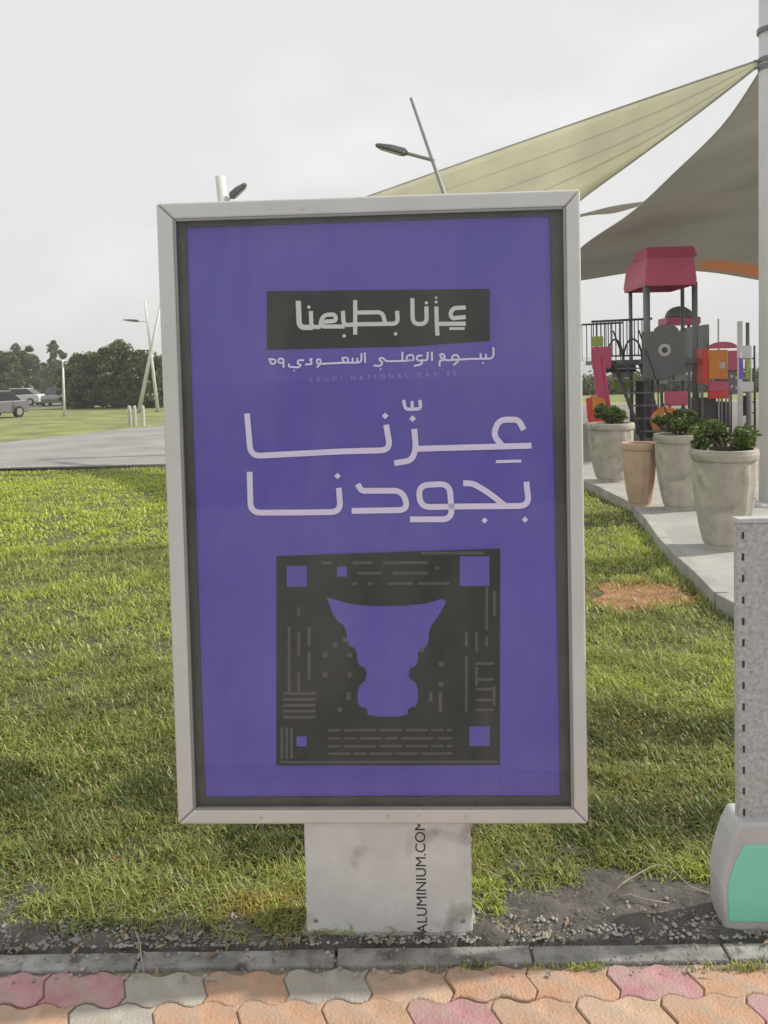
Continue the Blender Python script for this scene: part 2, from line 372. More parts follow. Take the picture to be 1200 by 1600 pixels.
L_, W_ = 0.235, 0.118
def wav(x): return 0.011 * math.sin(2 * PI * x / (L_ / 1.0) * 2)
def paver_mesh(k):
    """interlocking paver with wavy sides; top worn to slightly different bevels"""
    out = []
    nl, ns = 10, 4
    for i in range(nl): x = L_ * i / nl; out.append((x, wav(x)))
    for i in range(ns): y = W_ * i / ns; out.append((L_ + 0.012 * math.sin(2 * PI * y / W_), y))
    for i in range(nl): x = L_ * (1 - i / nl); out.append((x, W_ + wav(x)))
    for i in range(ns): y = W_ * (1 - i / ns); out.append((0.012 * math.sin(2 * PI * y / W_), y))
    cx, cy = L_ / 2, W_ / 2
    def inset(d):
        r = []
        n = len(out)
        for i in range(n):
            p0, p1, p2 = Vector(out[i - 1]), Vector(out[i]), Vector(out[(i + 1) % n])
            tt = (p2 - p0).normalized(); nn = Vector((-tt.y, tt.x))
            r.append(p1 + nn * d)
        return r
    g = 0.0016 + 0.0008 * k
    rings = [(inset(g), -0.05), (inset(g), -0.003), (inset(g + 0.0035), 0.0)]
    v, f = [], []
    for rr, z in rings: v += [(p.x, p.y, z) for p in rr]
    n = len(out)
    for q in range(2):
        for i in range(n): f.append((q * n + i, q * n + (i + 1) % n, (q + 1) * n + (i + 1) % n, (q + 1) * n + i))
    f.append(tuple(range(2 * n, 3 * n)))
    me = bpy.data.meshes.new('paver'); me.from_pydata(v, [], f); me.update()
    return me
pmesh = []
for k in range(2):
    for m_ in PAV:
        me = paver_mesh(k); me.materials.append(m_); pmesh.append(me)
row = 0
y = KERB_NEAR - 0.012 - W_
while y > 1.35:
    x = -2.2 + (row % 2) * L_ / 2
    while x < 2.2:
        if abs(x + 0.1) < 1.75:
            ci = random.choice([4, 4, 3, 2, 0, 4] if x < -0.75 else [0, 0, 1, 1, 2, 2, 3, 5, 5, 5, 4])
            o = bpy.data.objects.new('paver', pmesh[ci + 6 * random.randint(0, 1)]); link(o, pv)
            o.location = (x, y - KERB_S * x, random.uniform(-0.004, 0.002)); o.rotation_euler = (random.uniform(-0.012, 0.012), random.uniform(-0.01, 0.01), 0)
        x += L_
    y -= W_; row += 1
quad_sheet('outer_paving', -9, 9, -6, 1.33, -0.004, M['concrete'], parent=pv)
quad_sheet('street', -80, 80, -18, -6.02, -0.010, M['asphalt'], kind='structure')

# bare red soil on the lawn
def blob(name, cpx, cpy, rpx, rpy, m, z):
    pts = []
    for k in range(36):
        a = 2 * PI * k / 36; rr = 1 + 0.16 * math.sin(3 * a + 1) + 0.1 * math.sin(7 * a) + random.uniform(-0.05, 0.05)
        pts.append(G(cpx + rpx * rr * math.cos(a), cpy + rpy * rr * math.sin(a), z))
    return raw(name, pts + [G(cpx, cpy, z)], [(k, (k + 1) % 36, 36) for k in range(36)], m, kind='structure')
blob('bare_soil', 998, 932, 74, 27, M['red_soil'], 0.004)

# ------------------------------------------------------------------ grass blades
def inside_poly(px, py, poly):
    r = np.zeros(len(px), bool); n = len(poly)
    for i in range(n):
        x0, y0 = poly[i]; x1, y1 = poly[(i + 1) % n]
        c = ((y0 > py) != (y1 > py)) & (px < (x1 - x0) * (py - y0) / (y1 - y0 + 1e-12) + x0)
        r ^= c
    return r
def mesh_np(name, V, FQ, m, tint=None, parent=None, **k):
    me = bpy.data.meshes.new(name)
    nv, nf, kk = len(V), len(FQ), FQ.shape[1]
    me.vertices.add(nv); me.vertices.foreach_set('co', V.astype(np.float32).ravel())
    me.loops.add(nf * kk); me.polygons.add(nf)
    me.loops.foreach_set('vertex_index', FQ.astype(np.int32).ravel())
    me.polygons.foreach_set('loop_start', np.arange(0, nf * kk, kk, dtype=np.int32))
    me.polygons.foreach_set('loop_total', np.full(nf, kk, dtype=np.int32))
    me.update(calc_edges=True)
    if tint is not None:
        a = me.attributes.new('tint', 'FLOAT', 'POINT'); a.data.foreach_set('value', tint.astype(np.float32))
    me.materials.append(m)
    return tag(link(bpy.data.objects.new(name, me), parent), **k)
def vnoise(x, y, s, seed):
    g = np.random.default_rng(seed).random((64, 64)); xs, ys = x / s, y / s
    xi, yi = np.floor(xs).astype(int), np.floor(ys).astype(int); fx, fy = xs - xi, ys - yi
    fx = fx * fx * (3 - 2 * fx); fy = fy * fy * (3 - 2 * fy)
    a = g[xi % 64, yi % 64]; b = g[(xi + 1) % 64, yi % 64]; c = g[xi % 64, (yi + 1) % 64]; d = g[(xi + 1) % 64, (yi + 1) % 64]
    return (a * (1 - fx) + b * fx) * (1 - fy) + (c * (1 - fx) + d * fx) * fy
PB = G(998, 932); PBx, PBy, PBrx, PBry = PB.x, PB.y, 0.40, 0.30
def make_blades(y0, y1, dens, length, width, seg, thatch=False):
    hw = 0.56 * y1 + 0.6
    n = int(dens * (y1 - y0) * 2 * hw)
    x = rng.uniform(-hw, hw, n); y = rng.uniform(y0, y1, n)
    keep = np.abs(x) < 0.53 * y + 0.6
    keep &= ~inside_poly(x, y, plz_outline)
    sf = 2.50 + 0.05 * np.sin(3.1 * x) + 0.03 * np.sin(7.7 * x + 1) + np.where(x > 0.35, 0.13, 0.0) + 0.05 * np.clip(x - 0.3, 0, 1)
    nearedge = y < sf + rng.normal(0, 0.035, n)
    keep &= ~nearedge
    cl = vnoise(x, y, 0.10, 3) * 0.55 + vnoise(x, y, 0.33, 4) * 0.45          # clumping
    if not thatch: keep &= (rng.random(n) < np.clip(0.3 + 1.7 * (cl - 0.25), 0.22, 1))
    pd = ((x - PBx) / PBrx) ** 2 + ((y - PBy) / PBry) ** 2
    keep &= ~((pd < 1.1) & (rng.random(n) < 0.93 - 0.35 * pd))
    # hollows (darker gaps) in the coarse grass left and right of the sign
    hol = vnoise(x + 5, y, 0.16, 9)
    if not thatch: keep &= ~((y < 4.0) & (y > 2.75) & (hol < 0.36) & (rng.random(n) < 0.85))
    x, y, cl = x[keep], y[keep], cl[keep]; n = len(x)
    L = length * rng.uniform(0.5, 1.35, n) * (0.6 + 0.8 * cl); Wd = width * rng.uniform(0.6, 1.3, n)
    az = rng.uniform(0, 2 * PI, n); lean = rng.uniform(0.35, 2.0, n); bend = rng.uniform(0.1, 1.1, n)
    dx, dy = np.cos(az), np.sin(az); sx, sy = -dy, dx
    V = []
    px_, py_, pz_ = x.copy(), y.copy(), np.full(n, -0.005) + 0.02 * cl
    ang = lean * 0.6
    for s in range(seg + 1):
        wf = Wd * (1 - (s / seg) ** 1.6) * 0.5 if s < seg else Wd * 0.04
        V.append(np.stack([px_ - sx * wf, py_ - sy * wf, pz_], 1)); V.append(np.stack([px_ + sx * wf, py_ + sy * wf, pz_], 1))
        st = L / seg
        px_ = px_ + dx * np.sin(ang) * st; py_ = py_ + dy * np.sin(ang) * st; pz_ = np.maximum(pz_ + np.cos(ang) * st, 0.003)
        ang = ang + bend
    V = np.stack(V, 1); nv = 2 * (seg + 1)
    F = np.concatenate([np.array([[2 * s, 2 * s + 1, 2 * s + 3, 2 * s + 2]]) for s in range(seg)])
    FQ = (np.arange(n)[:, None, None] * nv + F[None]).reshape(-1, 4)
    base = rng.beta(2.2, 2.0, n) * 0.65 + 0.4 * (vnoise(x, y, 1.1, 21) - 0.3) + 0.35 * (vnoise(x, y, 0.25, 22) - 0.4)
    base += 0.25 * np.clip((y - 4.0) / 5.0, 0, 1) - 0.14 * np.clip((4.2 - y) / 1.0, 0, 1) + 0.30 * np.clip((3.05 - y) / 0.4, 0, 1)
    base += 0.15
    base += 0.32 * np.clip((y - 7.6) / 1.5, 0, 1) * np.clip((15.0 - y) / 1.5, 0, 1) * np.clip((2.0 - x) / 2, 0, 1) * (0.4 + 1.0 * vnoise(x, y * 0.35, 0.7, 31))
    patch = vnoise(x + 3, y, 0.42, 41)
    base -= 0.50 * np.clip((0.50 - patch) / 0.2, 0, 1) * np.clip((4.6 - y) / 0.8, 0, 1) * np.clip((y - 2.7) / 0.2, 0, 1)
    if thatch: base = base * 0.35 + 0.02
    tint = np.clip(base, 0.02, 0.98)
    dead = rng.random(n) < (0.14 if thatch else 0.035)
    d1 = ((x - G(385, 1428).x) / 0.10) ** 2 + ((y - G(385, 1428).y) / 0.06) ** 2
    d2 = ((x - G(458, 1410).x) / 0.035) ** 2 + ((y - G(458, 1410).y) / 0.06) ** 2
    dead |= (rng.random(n) < np.exp(-d1) * 0.95) | (rng.random(n) < np.exp(-d2) * 0.9)
    pd = ((x - PBx) / PBrx) ** 2 + ((y - PBy) / PBry) ** 2
    dead |= (pd < 1.7) & (rng.random(n) < 0.55)
    tint = np.where(dead, rng.uniform(1.15, 1.5, n), tint)
    return V.reshape(-1, 3), FQ, np.repeat(tint, nv)
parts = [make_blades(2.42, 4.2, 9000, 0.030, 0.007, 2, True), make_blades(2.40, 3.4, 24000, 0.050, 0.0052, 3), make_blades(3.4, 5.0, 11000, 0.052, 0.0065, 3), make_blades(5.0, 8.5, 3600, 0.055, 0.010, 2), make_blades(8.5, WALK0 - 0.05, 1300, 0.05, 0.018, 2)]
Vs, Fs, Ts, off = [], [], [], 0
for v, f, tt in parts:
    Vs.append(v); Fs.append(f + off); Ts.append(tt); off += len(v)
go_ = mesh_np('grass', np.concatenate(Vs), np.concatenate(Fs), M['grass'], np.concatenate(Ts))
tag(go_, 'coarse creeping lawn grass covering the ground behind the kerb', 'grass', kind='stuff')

# pebbles and leaf litter on the soil strip
bm = bmesh.new()
for k in range(4200):
    x = random.uniform(-1.5, 1.6); y0 = KERB_FAR - KERB_S * x
    y = y0 + 0.01 + abs(random.gauss(0, 0.075)) if random.random() < 0.86 else y0 - random.uniform(0, 0.12)
    r = 0.0016 + 0.008 * random.random() ** 3 + (0.006 if random.random() < 0.02 else 0)
    z = 0.012 if y > y0 else 0.007
    vs = [bm.verts.new((x + r * random.uniform(0.7, 1.3) * a, y + r * random.uniform(0.7, 1.3) * b, z + r * 0.7 * c)) for a, b, c in ((1, 0, 0), (-1, 0, 0), (0, 1, 0), (0, -1, 0), (0, 0, 1), (0, 0, -1))]
    for f in ((0, 2, 4), (2, 1, 4), (1, 3, 4), (3, 0, 4), (2, 0, 5), (1, 2, 5), (3, 1, 5), (0, 3, 5)): bm.faces.new([vs[i] for i in f])
obj('pebbles', bm, M['stone'], label='small grey stones and grit scattered on the soil along the kerb', cat='gravel', kind='stuff')
bm = bmesh.new()
for k in range(360):
    x = random.uniform(-1.5, 1.5); y = KERB_FAR + random.gauss(0.05, 0.08); a = random.uniform(0, PI); l = random.uniform(0.003, 0.009) if random.random() < 0.75 else random.uniform(0.01, 0.022); w = l * random.uniform(0.15, 0.5); z = random.uniform(0.012, 0.022)
    dx, dy = math.cos(a) * l, math.sin(a) * l; sx, sy = -math.sin(a) * w, math.cos(a) * w
    v = [bm.verts.new(p) for p in ((x - dx, y - dy, z), (x + sx, y + sy, z + 0.003), (x + dx, y + dy, z + random.uniform(0, 0.008)), (x - sx, y - sy, z + 0.001))]
    bm.faces.new(v)
obj('leaf_litter', bm, M['litter'], label='dry brown leaf fragments lying on the soil and kerb', cat='leaves', kind='stuff')

# weeds in the joint between kerb and pavers
wv, wf, wt, q_ = [], [], [], 0
for cxp, nb_ in ((722, 26), (760, 14), (838, 18), (872, 10), (905, 40), (930, 40), (1095, 26), (1150, 60), (1180, 60), (660, 8), (250, 6)):
    c_ = G(cxp, 1513)
    for k in range(nb_):
        x = c_.x + random.gauss(0, 0.022); y = c_.y + random.gauss(0, 0.006); l = random.uniform(0.008, 0.024); w = random.uniform(0.001, 0.002)
        a = random.uniform(0, 2 * PI); e_ = l * random.uniform(0.3, 1.0); dx, dy = math.cos(a), math.sin(a)
        wv += [(x - dy * w, y + dx * w, -0.004), (x + dy * w, y - dx * w, -0.004), (x + dx * e_ * .5 + dy * w, y + dy * e_ * .5 - dx * w, l * .6), (x + dx * e_ * .5 - dy * w, y + dy * e_ * .5 + dx * w, l * .6), (x + dx * e_, y + dy * e_, l * .75), (x + dx * e_ + .0004, y + dy * e_, l * .75)]
        wf += [(q_, q_ + 1, q_ + 2, q_ + 3), (q_ + 3, q_ + 2, q_ + 5, q_ + 4)]; q_ += 6; wt += [random.uniform(0.4, 1.0)] * 6
tag(mesh_np('weeds', np.array(wv), np.array(wf), M['grass'], np.array(wt)), 'tiny green weeds growing along the joint between kerb and pavers', 'weeds', kind='stuff')

# twigs
def twig(pts, r, label):
    bm = bmesh.new(); tube(bm, pts, r, 6); tag(obj('dry_runner', bm, M['twig'], smooth=True), label, 'twig')
def arc_px(pp, z): return [G(x, y, 0.0) + Vector((0, 0, zz)) for (x, y), zz in zip(pp, z)]
twig(arc_px([(958, 1404), (975, 1392), (1000, 1382), (1025, 1373), (1045, 1376), (1062, 1388), (1080, 1400), (1108, 1405)], [0.02, 0.03, 0.04, 0.05, 0.05, 0.04, 0.03, 0.02]), 0.0022, 'long pale dry grass runner arching over the soil left of the teal panelled base')
twig(arc_px([(966, 1410), (985, 1408), (1010, 1415), (1046, 1419)], [0.02, 0.022, 0.02, 0.016]), 0.0018, 'short pale dry stem lying flat just below the long arching runner')
twig(arc_px([(742, 1376), (760, 1378), (785, 1384)], [0.05, 0.04, 0.03]), 0.002, 'pale dry stem sticking out right beside the sign post')
twig(arc_px([(212, 1470), (219, 1482), (221, 1500), (226, 1530)], [0.03, 0.02, 0.012, 0.01]), 0.0022, 'thin dry stem hanging over the kerb joint at the left')

# ------------------------------------------------------------------ the lightbox sign
SX, SY, SYAW = -0.0357, 2.4127, -0.0406
SW, SZ0, SZ1 = 1.17, H - 1.3329, H - 1.3329 + 1.8198
sign = empty('poster_display', (SX, SY, 0), SYAW, label='tall freestanding aluminium poster case with purple Arabic poster on a pale post', cat='sign')
DEP = 0.15
xl, xr = -SW / 2, SW / 2
ol, orr, ob, ot = xl - 0.054, xr + 0.046, SZ0 - 0.05, SZ1 + 0.052
def rail(pts):
    bm = bmesh.new()
    prism(bm, pts, 0.0, DEP)
    return obj('frame_rail', bm, M['alu'], sign, bevel=0.008, seg=3)
g = 0.0012
rail([(ol, ob), (xl, SZ0), (xl, SZ1), (ol, ot)])
rail([(orr, ot), (xr, SZ1), (xr, SZ0), (orr, ob)])
rail([(ol + g, ot), (xl + g, SZ1), (xr - g, SZ1), (orr - g, ot)])
rail([(ol + g, ob), (orr - g, ob), (xr - g, SZ0), (xl + g, SZ0)])
for cxx, czz in ((ol + 0.001, ob + 0.001), (orr - 0.001, ob + 0.001), (ol + 0.001, ot - 0.001), (orr - 0.001, ot - 0.001)):
    pass
# inner lip
for a, b in (((xl - 0.001, -0.002, SZ0), (xl + 0.006, 0.012, SZ1)), ((xr - 0.006, -0.002, SZ0), (xr + 0.001, 0.012, SZ1)), ((xl + 0.007, -0.002, SZ1 - 0.006), (xr - 0.007, 0.012, SZ1 + 0.001)), ((xl + 0.007, -0.002, SZ0 - 0.001), (xr - 0.007, 0.012, SZ0 + 0.006))):
    bm = bmesh.new(); box(bm, a, b); obj('inner_lip', bm, M['alu_edge'], sign, bevel=0.002)
# back panel
bm = bmesh.new(); box(bm, (xl - 0.002, DEP - 0.03, SZ0 - 0.002), (xr + 0.002, DEP - 0.008, SZ1 + 0.002)); obj('back_panel', bm, M['alu'], sign)
# hinge bolts on the side
for z in (0.75, 1.3, 1.9):
    bm = bmesh.new(); lathe(bm, [(0.008, 0), (0.008, 0.004), (0.004, 0.006)], 10); o = obj('bolt', bm, M['alu_edge'], sign); o.rotation_euler = (0, PI / 2, 0); o.location = (orr, 0.06, z)
# black gasket border around the sheet
YG, YP = 0.018, 0.024
gasket_in = [(xl + 0.030, SZ0 + 0.028), (xr - 0.034, SZ0 + 0.028), (xr - 0.040, SZ1 - 0.020), (xl + 0.030, SZ1 - 0.020)]
go2 = [(xl, SZ0), (xr, SZ0), (xr, SZ1), (xl, SZ1)]
bm = bmesh.new()
A = [bm.verts.new((x, YG, z)) for x, z in go2]; B = [bm.verts.new((x, YG, z)) for x, z in gasket_in]
Cc = [bm.verts.new((x, YP + 0.004, z)) for x, z in gasket_in]
for i in range(4):
    j = (i + 1) % 4; bm.faces.new((A[i], A[j], B[j], B[i])); bm.faces.new((B[i], B[j], Cc[j], Cc[i]))
obj('gasket', bm, M['gasket'], sign)
# the printed sheet: slightly wavy
def surf(x, z): return YP + 0.0018 * math.sin(5.3 * x + 1.0) * math.sin(2.1 * z) 
nx, nz_ = 40, 60
vs = [(xl + 0.01 + (SW - 0.02) * i / nx, 0, SZ0 + 0.01 + (SZ1 - SZ0 - 0.02) * j / nz_) for j in range(nz_ + 1) for i in range(nx + 1)]
vs = [(x, surf(x, z), z) for x, _, z in vs]
fs = [(j * (nx + 1) + i, j * (nx + 1) + i + 1, (j + 1) * (nx + 1) + i + 1, (j + 1) * (nx + 1) + i) for j in range(nz_) for i in range(nx)]
poster = raw('poster', vs, fs, M['poster'], sign, smooth=True, label='purple printed sheet with lavender Arabic lettering')
bm = bmesh.new(); bm.faces.new([bm.verts.new(p) for p in ((xl + 0.001, 0.007, SZ0 + 0.001), (xr - 0.001, 0.007, SZ0 + 0.001), (xr - 0.001, 0.007, SZ1 - 0.001), (xl + 0.001, 0.007, SZ1 - 0.001))])
obj('glass_pane', bm, M['glass'], sign)

# print layout: photo measurements -> sheet coordinates (bilinear over the opening)
q = {'tl': (271, 342), 'tr': (882, 325), 'bl': (304, 1264), 'br': (896, 1264)}
def sheet(px, py):
    u, v = 0.5, 0.5
    for _ in range(8):
        X = (1 - u) * ((1 - v) * q['tl'][0] + v * q['bl'][0]) + u * ((1 - v) * q['tr'][0] + v * q['br'][0])
        Y = (1 - u) * ((1 - v) * q['tl'][1] + v * q['bl'][1]) + u * ((1 - v) * q['tr'][1] + v * q['br'][1])
        u += (px - X) / 605.0; v += (py - Y) / 930.0
    return xl + SW * u, SZ1 - (SZ1 - SZ0) * v
LAY = [0.0]
def flat(name, polys, m, layer, label=None):
    """flat printed shapes"""
    bm = bmesh.new()
    for k, p in enumerate(polys):
        lo = layer * 0.0005 + k * 0.00001
        f = bm.faces.new([bm.verts.new((x, YP - 0.0022 - lo, z)) for x, z in p]); f.normal_update()
    bmesh.ops.triangulate(bm, faces=bm.faces)
    me = bpy.data.meshes.new(name); bm.to_mesh(me); bm.free(); me.materials.append(m)
    return tag(link(bpy.data.objects.new(name, me), poster), label=label)
def chaikin(p, n=2):
    for _ in range(n):
        r = [p[0]]
        for a, b in zip(p, p[1:]):
            r += [(a[0] * .75 + b[0] * .25, a[1] * .75 + b[1] * .25), (a[0] * .25 + b[0] * .75, a[1] * .25 + b[1] * .75)]
        r.append(p[-1]); p = r
    return p
def fillet(p, rad):
    o = [p[0]]
    for a, b, c in zip(p, p[1:], p[2:]):
        a, b, c = Vector(a), Vector(b), Vector(c)
        d = min(rad, (b - a).length * 0.48, (c - b).length * 0.48)
        p0, p2 = b + (a - b).normalized() * d, b + (c - b).normalized() * d
        for i in range(7):
            t_ = i / 6; q_ = p0 * (1 - t_) ** 2 + b * 2 * t_ * (1 - t_) + p2 * t_ * t_; o.append((q_.x, q_.y))
    o.append(p[-1]); return o
def strokes(name, lines, m, layer, conv, label=None, sm=2):
    if label and name == 'lettering' and any(len(l[1]) == 1 for l in lines):
        for k, l in enumerate(lines):
            if len(l[1]) == 1: strokes('letter_dot', [l], m, layer, conv)
        lines = [l for l in lines if len(l[1]) > 1]
    bm = bmesh.new()
    for k, (w, pts) in enumerate(lines):
        pts = [Vector(sheet(*conv(a, b))) for a, b in (fillet(pts, 40) if len(pts) > 2 else pts)]
        hw = w / 2
        if len(pts) == 1:                                    # a dot, set as a lozenge
            c = pts[0]; vv = [(c.x - hw, c.y), (c.x, c.y - hw), (c.x + hw, c.y), (c.x, c.y + hw)]
            bm.faces.new([bm.verts.new((x, YP - 0.0022 - layer * 0.0005 - k * 0.00008, z)) for x, z in vv]); continue
        Lr, Rr = [], []
        for i, p in enumerate(pts):
            tt = (pts[min(i + 1, len(pts) - 1)] - pts[max(i - 1, 0)])
            tt.normalize(); nn = Vector((-tt.y, tt.x))
            ex = tt * (-hw * 0.6 if i == 0 else hw * 0.6 if i == len(pts) - 1 else 0)
            yy = YP - 0.0022 - layer * 0.0005 - k * 0.00008
            Lr.append(bm.verts.new((p.x + ex.x + nn.x * hw, yy, p.y + ex.y + nn.y * hw))); Rr.append(bm.verts.new((p.x + ex.x - nn.x * hw, yy, p.y + ex.y - nn.y * hw)))
        for i in range(len(pts) - 1): bm.faces.new((Lr[i], Lr[i + 1], Rr[i + 1], Rr[i]))
    me = bpy.data.meshes.new(name); bm.to_mesh(me); bm.free(); me.materials.append(m)
    return tag(link(bpy.data.objects.new(name, me), poster), label=label)

c7 = lambda a, b: (370 + a / 2.5, 430 + b / 2.5)
c1 = lambda a, b: (400 + a / 3.0, 440 + b / 3.0)
c8 = lambda a, b: (420 + a / 3.158, 840 + b / 3.158)
def poly(conv, pts): return [sheet(*conv(a, b)) for a, b in pts]
# charcoal cartouche with silver slogan
flat('title_band', [poly(c1, [(50, 30), (1103, 22), (1103, 262), (735, 288), (50, 300)])], M['ink'], 0)
wS = 0.0125
strokes('lettering', [
    (wS, [(985, 108), (935, 110), (918, 132), (925, 158), (985, 152)]), (wS, [(985, 183), (858, 183)]), (0.008, [(918, 205), (982, 205)]),
    (wS, [(853, 108), (855, 190), (858, 232)]), (0.011, [(852, 82)]), (0.009, [(852, 62)]),
    (wS, [(806, 108), (808, 184), (742, 184), (740, 70)]), (0.012, [(806, 86)]),
    (wS, [(668, 128), (672, 182), (470, 184)]), (0.013, [(661, 229)]),
    (wS, [(486, 130), (600, 128), (612, 182)]), (wS, [(470, 78), (470, 226)]),
    (wS, [(470, 184), (415, 190), (412, 128)]), (0.013, [(418, 238)]),
    (wS, [(415, 194), (300, 194), (318, 140), (375, 138), (380, 168), (320, 172)]),
    (wS, [(300, 196), (262, 196), (260, 128)]), (0.013, [(250, 104)]),
    (0.016, [(262, 198), (205, 198), (200, 82)])], M['silver'], 2, c1, 'silver Arabic slogan')
# the small line under it (connected words with long joins)
w2 = 0.0058
strokes('lettering', [
    (w2, [(1120, 295), (1122, 345), (1010, 346)]), (w2, [(1085, 346), (1085, 325)]), (w2, [(1062, 346), (1060, 322)]), (0.007, [(1072, 365)]),
    (w2, [(1010, 346), (950, 350), (925, 350), (930, 328), (955, 328), (960, 352), (935, 374)]), (w2, [(925, 352), (895, 352), (875, 340), (868, 325), (890, 322), (892, 352), (868, 352), (868, 378)]),
    (w2, [(832, 315), (833, 352)]), (w2, [(812, 315), (812, 352), (785, 352)]), (w2, [(785, 330), (762, 330), (760, 352), (785, 354), (785, 370), (750, 378)]),
    (w2, [(745, 352), (745, 325), (715, 330), (712, 352), (745, 353), (640, 356)]), (w2, [(693, 315), (693, 354)]), (w2, [(640, 356), (615, 356), (600, 338), (580, 345), (600, 362), (590, 378), (560, 376)]), (0.006, [(590, 392)]),
    (w2, [(516, 318), (517, 360)]), (w2, [(500, 320), (500, 362), (400, 362)]), (w2, [(480, 362), (480, 342)]), (w2, [(458, 362), (458, 342)]), (w2, [(436, 362), (436, 342)]), (w2, [(420, 362), (405, 340), (430, 338)]),
    (w2, [(400, 363), (310, 367)]), (w2, [(310, 367), (288, 366), (288, 346), (306, 346), (306, 368), (290, 382)]), (w2, [(265, 345), (255, 345), (268, 368), (235, 370)]),
    (w2, [(225, 350), (200, 350), (195, 366), (215, 372), (200, 384), (155, 380), (155, 368)]), (0.006, [(180, 398)]),
    (w2, [(130, 382), (130, 342), (105, 342), (105, 362), (128, 362)]), (w2, [(60, 345), (90, 345), (92, 366), (68, 366), (66, 350)])], M['lavender'], 1, c1, 'small lavender Arabic line')
# faint Latin line
def text_mesh(name, body, size, m, parent, loc, rot, space=1.0, align='CENTER', ext=0.0):
    cu = bpy.data.curves.new(name, 'FONT'); cu.body = body; cu.size = size; cu.space_character = space; cu.align_x = align; cu.align_y = 'CENTER'; cu.extrude = ext
    tmp = bpy.data.objects.new(name, cu); C.objects.link(tmp)
    dg = bpy.context.evaluated_depsgraph_get(); me = bpy.data.meshes.new_from_object(tmp.evaluated_get(dg))
    bpy.data.objects.remove(tmp); me.name = name
    me.materials.clear(); me.materials.append(m)
    o = link(bpy.data.objects.new(name, me), parent); o.location = loc; o.rotation_euler = rot
    return o
a_ = sheet(600, 583)
text_mesh('lettering', 'SAUDI NATIONAL DAY 95', 0.020, M['faint'], poster, (a_[0], YP - 0.0032, a_[1]), (PI / 2, -0.022, 0), 2.05)
# the two big lines
wB = 0.0178
strokes('lettering', [
    (wB, [(1124, 584), (1106, 550), (1030, 550), (1008, 610), (1044, 652)]), (wB, [(1150, 652), (700, 663)]),
    (wB, [(700, 592), (706, 662), (690, 708), (628, 718)]), (wB * 1.15, [(693, 545)]),
    (wB, [(590, 575), (606, 668), (420, 672), (52, 690), (38, 530)]), (wB * 1.15, [(585, 534)])], M['lavender'], 1, c7, 'large lavender Arabic word, upper line', 1)
strokes('vowel_mark', [(0.009, [(1022, 714), (1114, 712)])], M['lavender'], 1, c7)
strokes('vowel_mark', [(0.010, [(658, 476), (664, 509), (725, 507), (722, 476)]), (0.009, [(691, 508), (691, 480)])], M['lavender'], 1, c7)
strokes('lettering', [
    (wB, [(1138, 800), (1148, 888), (850, 890)]), (wB * 1.1, [(1132, 942)]), (wB, [(898, 798), (930, 800), (990, 835), (1050, 884)]), (wB * 1.1, [(975, 945)]),
    (wB, [(850, 890), (724, 892), (716, 806), (838, 800), (848, 940), (690, 940)]),
    (wB, [(480, 806), (492, 827), (655, 827), (676, 903), (460, 906)]),
    (wB, [(403, 822), (410, 910), (230, 912), (52, 912), (48, 758)]), (wB * 1.15, [(397, 769)])], M['lavender'], 1, c7, 'large lavender Arabic word, lower line', 1)
# charcoal square ornament
flat('ornament_panel', [poly(c8, [(38, 75), (1150, 40), (1150, 1135), (38, 1135)])], M['ink'], 0)
flat('ornament_shape', [poly(c8, chaikin([(290, 280), (440, 326), (745, 326), (897, 280), (850, 372), (800, 440), (795, 530), (745, 545), (745, 622), (700, 645), (700, 690), (745, 722), (745, 832), (695, 842), (695, 885), (495, 885), (495, 842), (445, 830), (445, 735), (490, 695), (490, 642), (445, 622), (440, 540), (393, 522), (388, 430), (330, 392), (290, 280)], 1)[:-1])], M['poster'], 2)
sq = [((90, 125), (190, 228)), ((952, 78), (1098, 226)), ((1000, 936), (1100, 1036)), ((140, 985), (190, 1036)), ((342, 128), (390, 178))]
for (x0, y0), (x1, y1) in sq: flat('ornament_square', [poly(c8, [(x0, y0), (x1, y0), (x1, y1), (x0, y1)])], M['poster'], 2)
ln = []
def bar(x0, y0, x1, y1): ln.append(poly(c8, [(x0, y0), (x1, y0), (x1, y1), (x0, y1)]))
for yy, segs in ((108, [(265, 315), (420, 520), (570, 795)]), (134, [(830, 850)]), (160, [(445, 565), (620, 795)]), (212, [(418, 440), (495, 520), (595, 720), (745, 900)]), (60, [(760, 1075)])):
    for a, b in segs: bar(a, yy - 6, b, yy + 8)
for xx, segs in ((102, [(430, 760)]), (150, [(330, 375), (455, 580), (660, 760)]), (202, [(430, 530), (556, 700)]), (985, [(455, 530), (580, 860)]), (1035, [(455, 555), (632, 730)]), (1085, [(230, 450), (480, 530)]), (1122, [(250, 380), (730, 830)])):
    for a, b in segs: bar(xx - 7, a, xx + 7, b)
for yy in (760, 790, 820, 850, 880): bar(65 + (yy % 3) * 8, yy, 235, yy + 14)
for yy in (948, 990, 1030, 1068):
    x = 300
    while x < 900:
        l = random.choice((60, 110, 160)); bar(x, yy, min(x + l, 915), yy + 12); x += l + 18
for yy in (610, 690, 740, 795, 845): bar(1030, yy, 1120, yy + 14)
bar(60, 1110, 1140, 1122); bar(60, 940, 74, 1100); bar(84, 940, 98, 1100); bar(108, 940, 122, 1100); bar(390, 760, 412, 800); bar(800, 760, 818, 810); bar(848, 760, 866, 860)
for a, b in ((270, 560), (395, 560), (270, 660), (395, 660), (848, 608), (848, 710), (345, 838), (320, 508), (370, 485), (752, 535)): bar(a, b, a + 24, b + 24)
flat('ornament_lines', ln, M['ink_line'], 1)['kind'] = 'stuff'

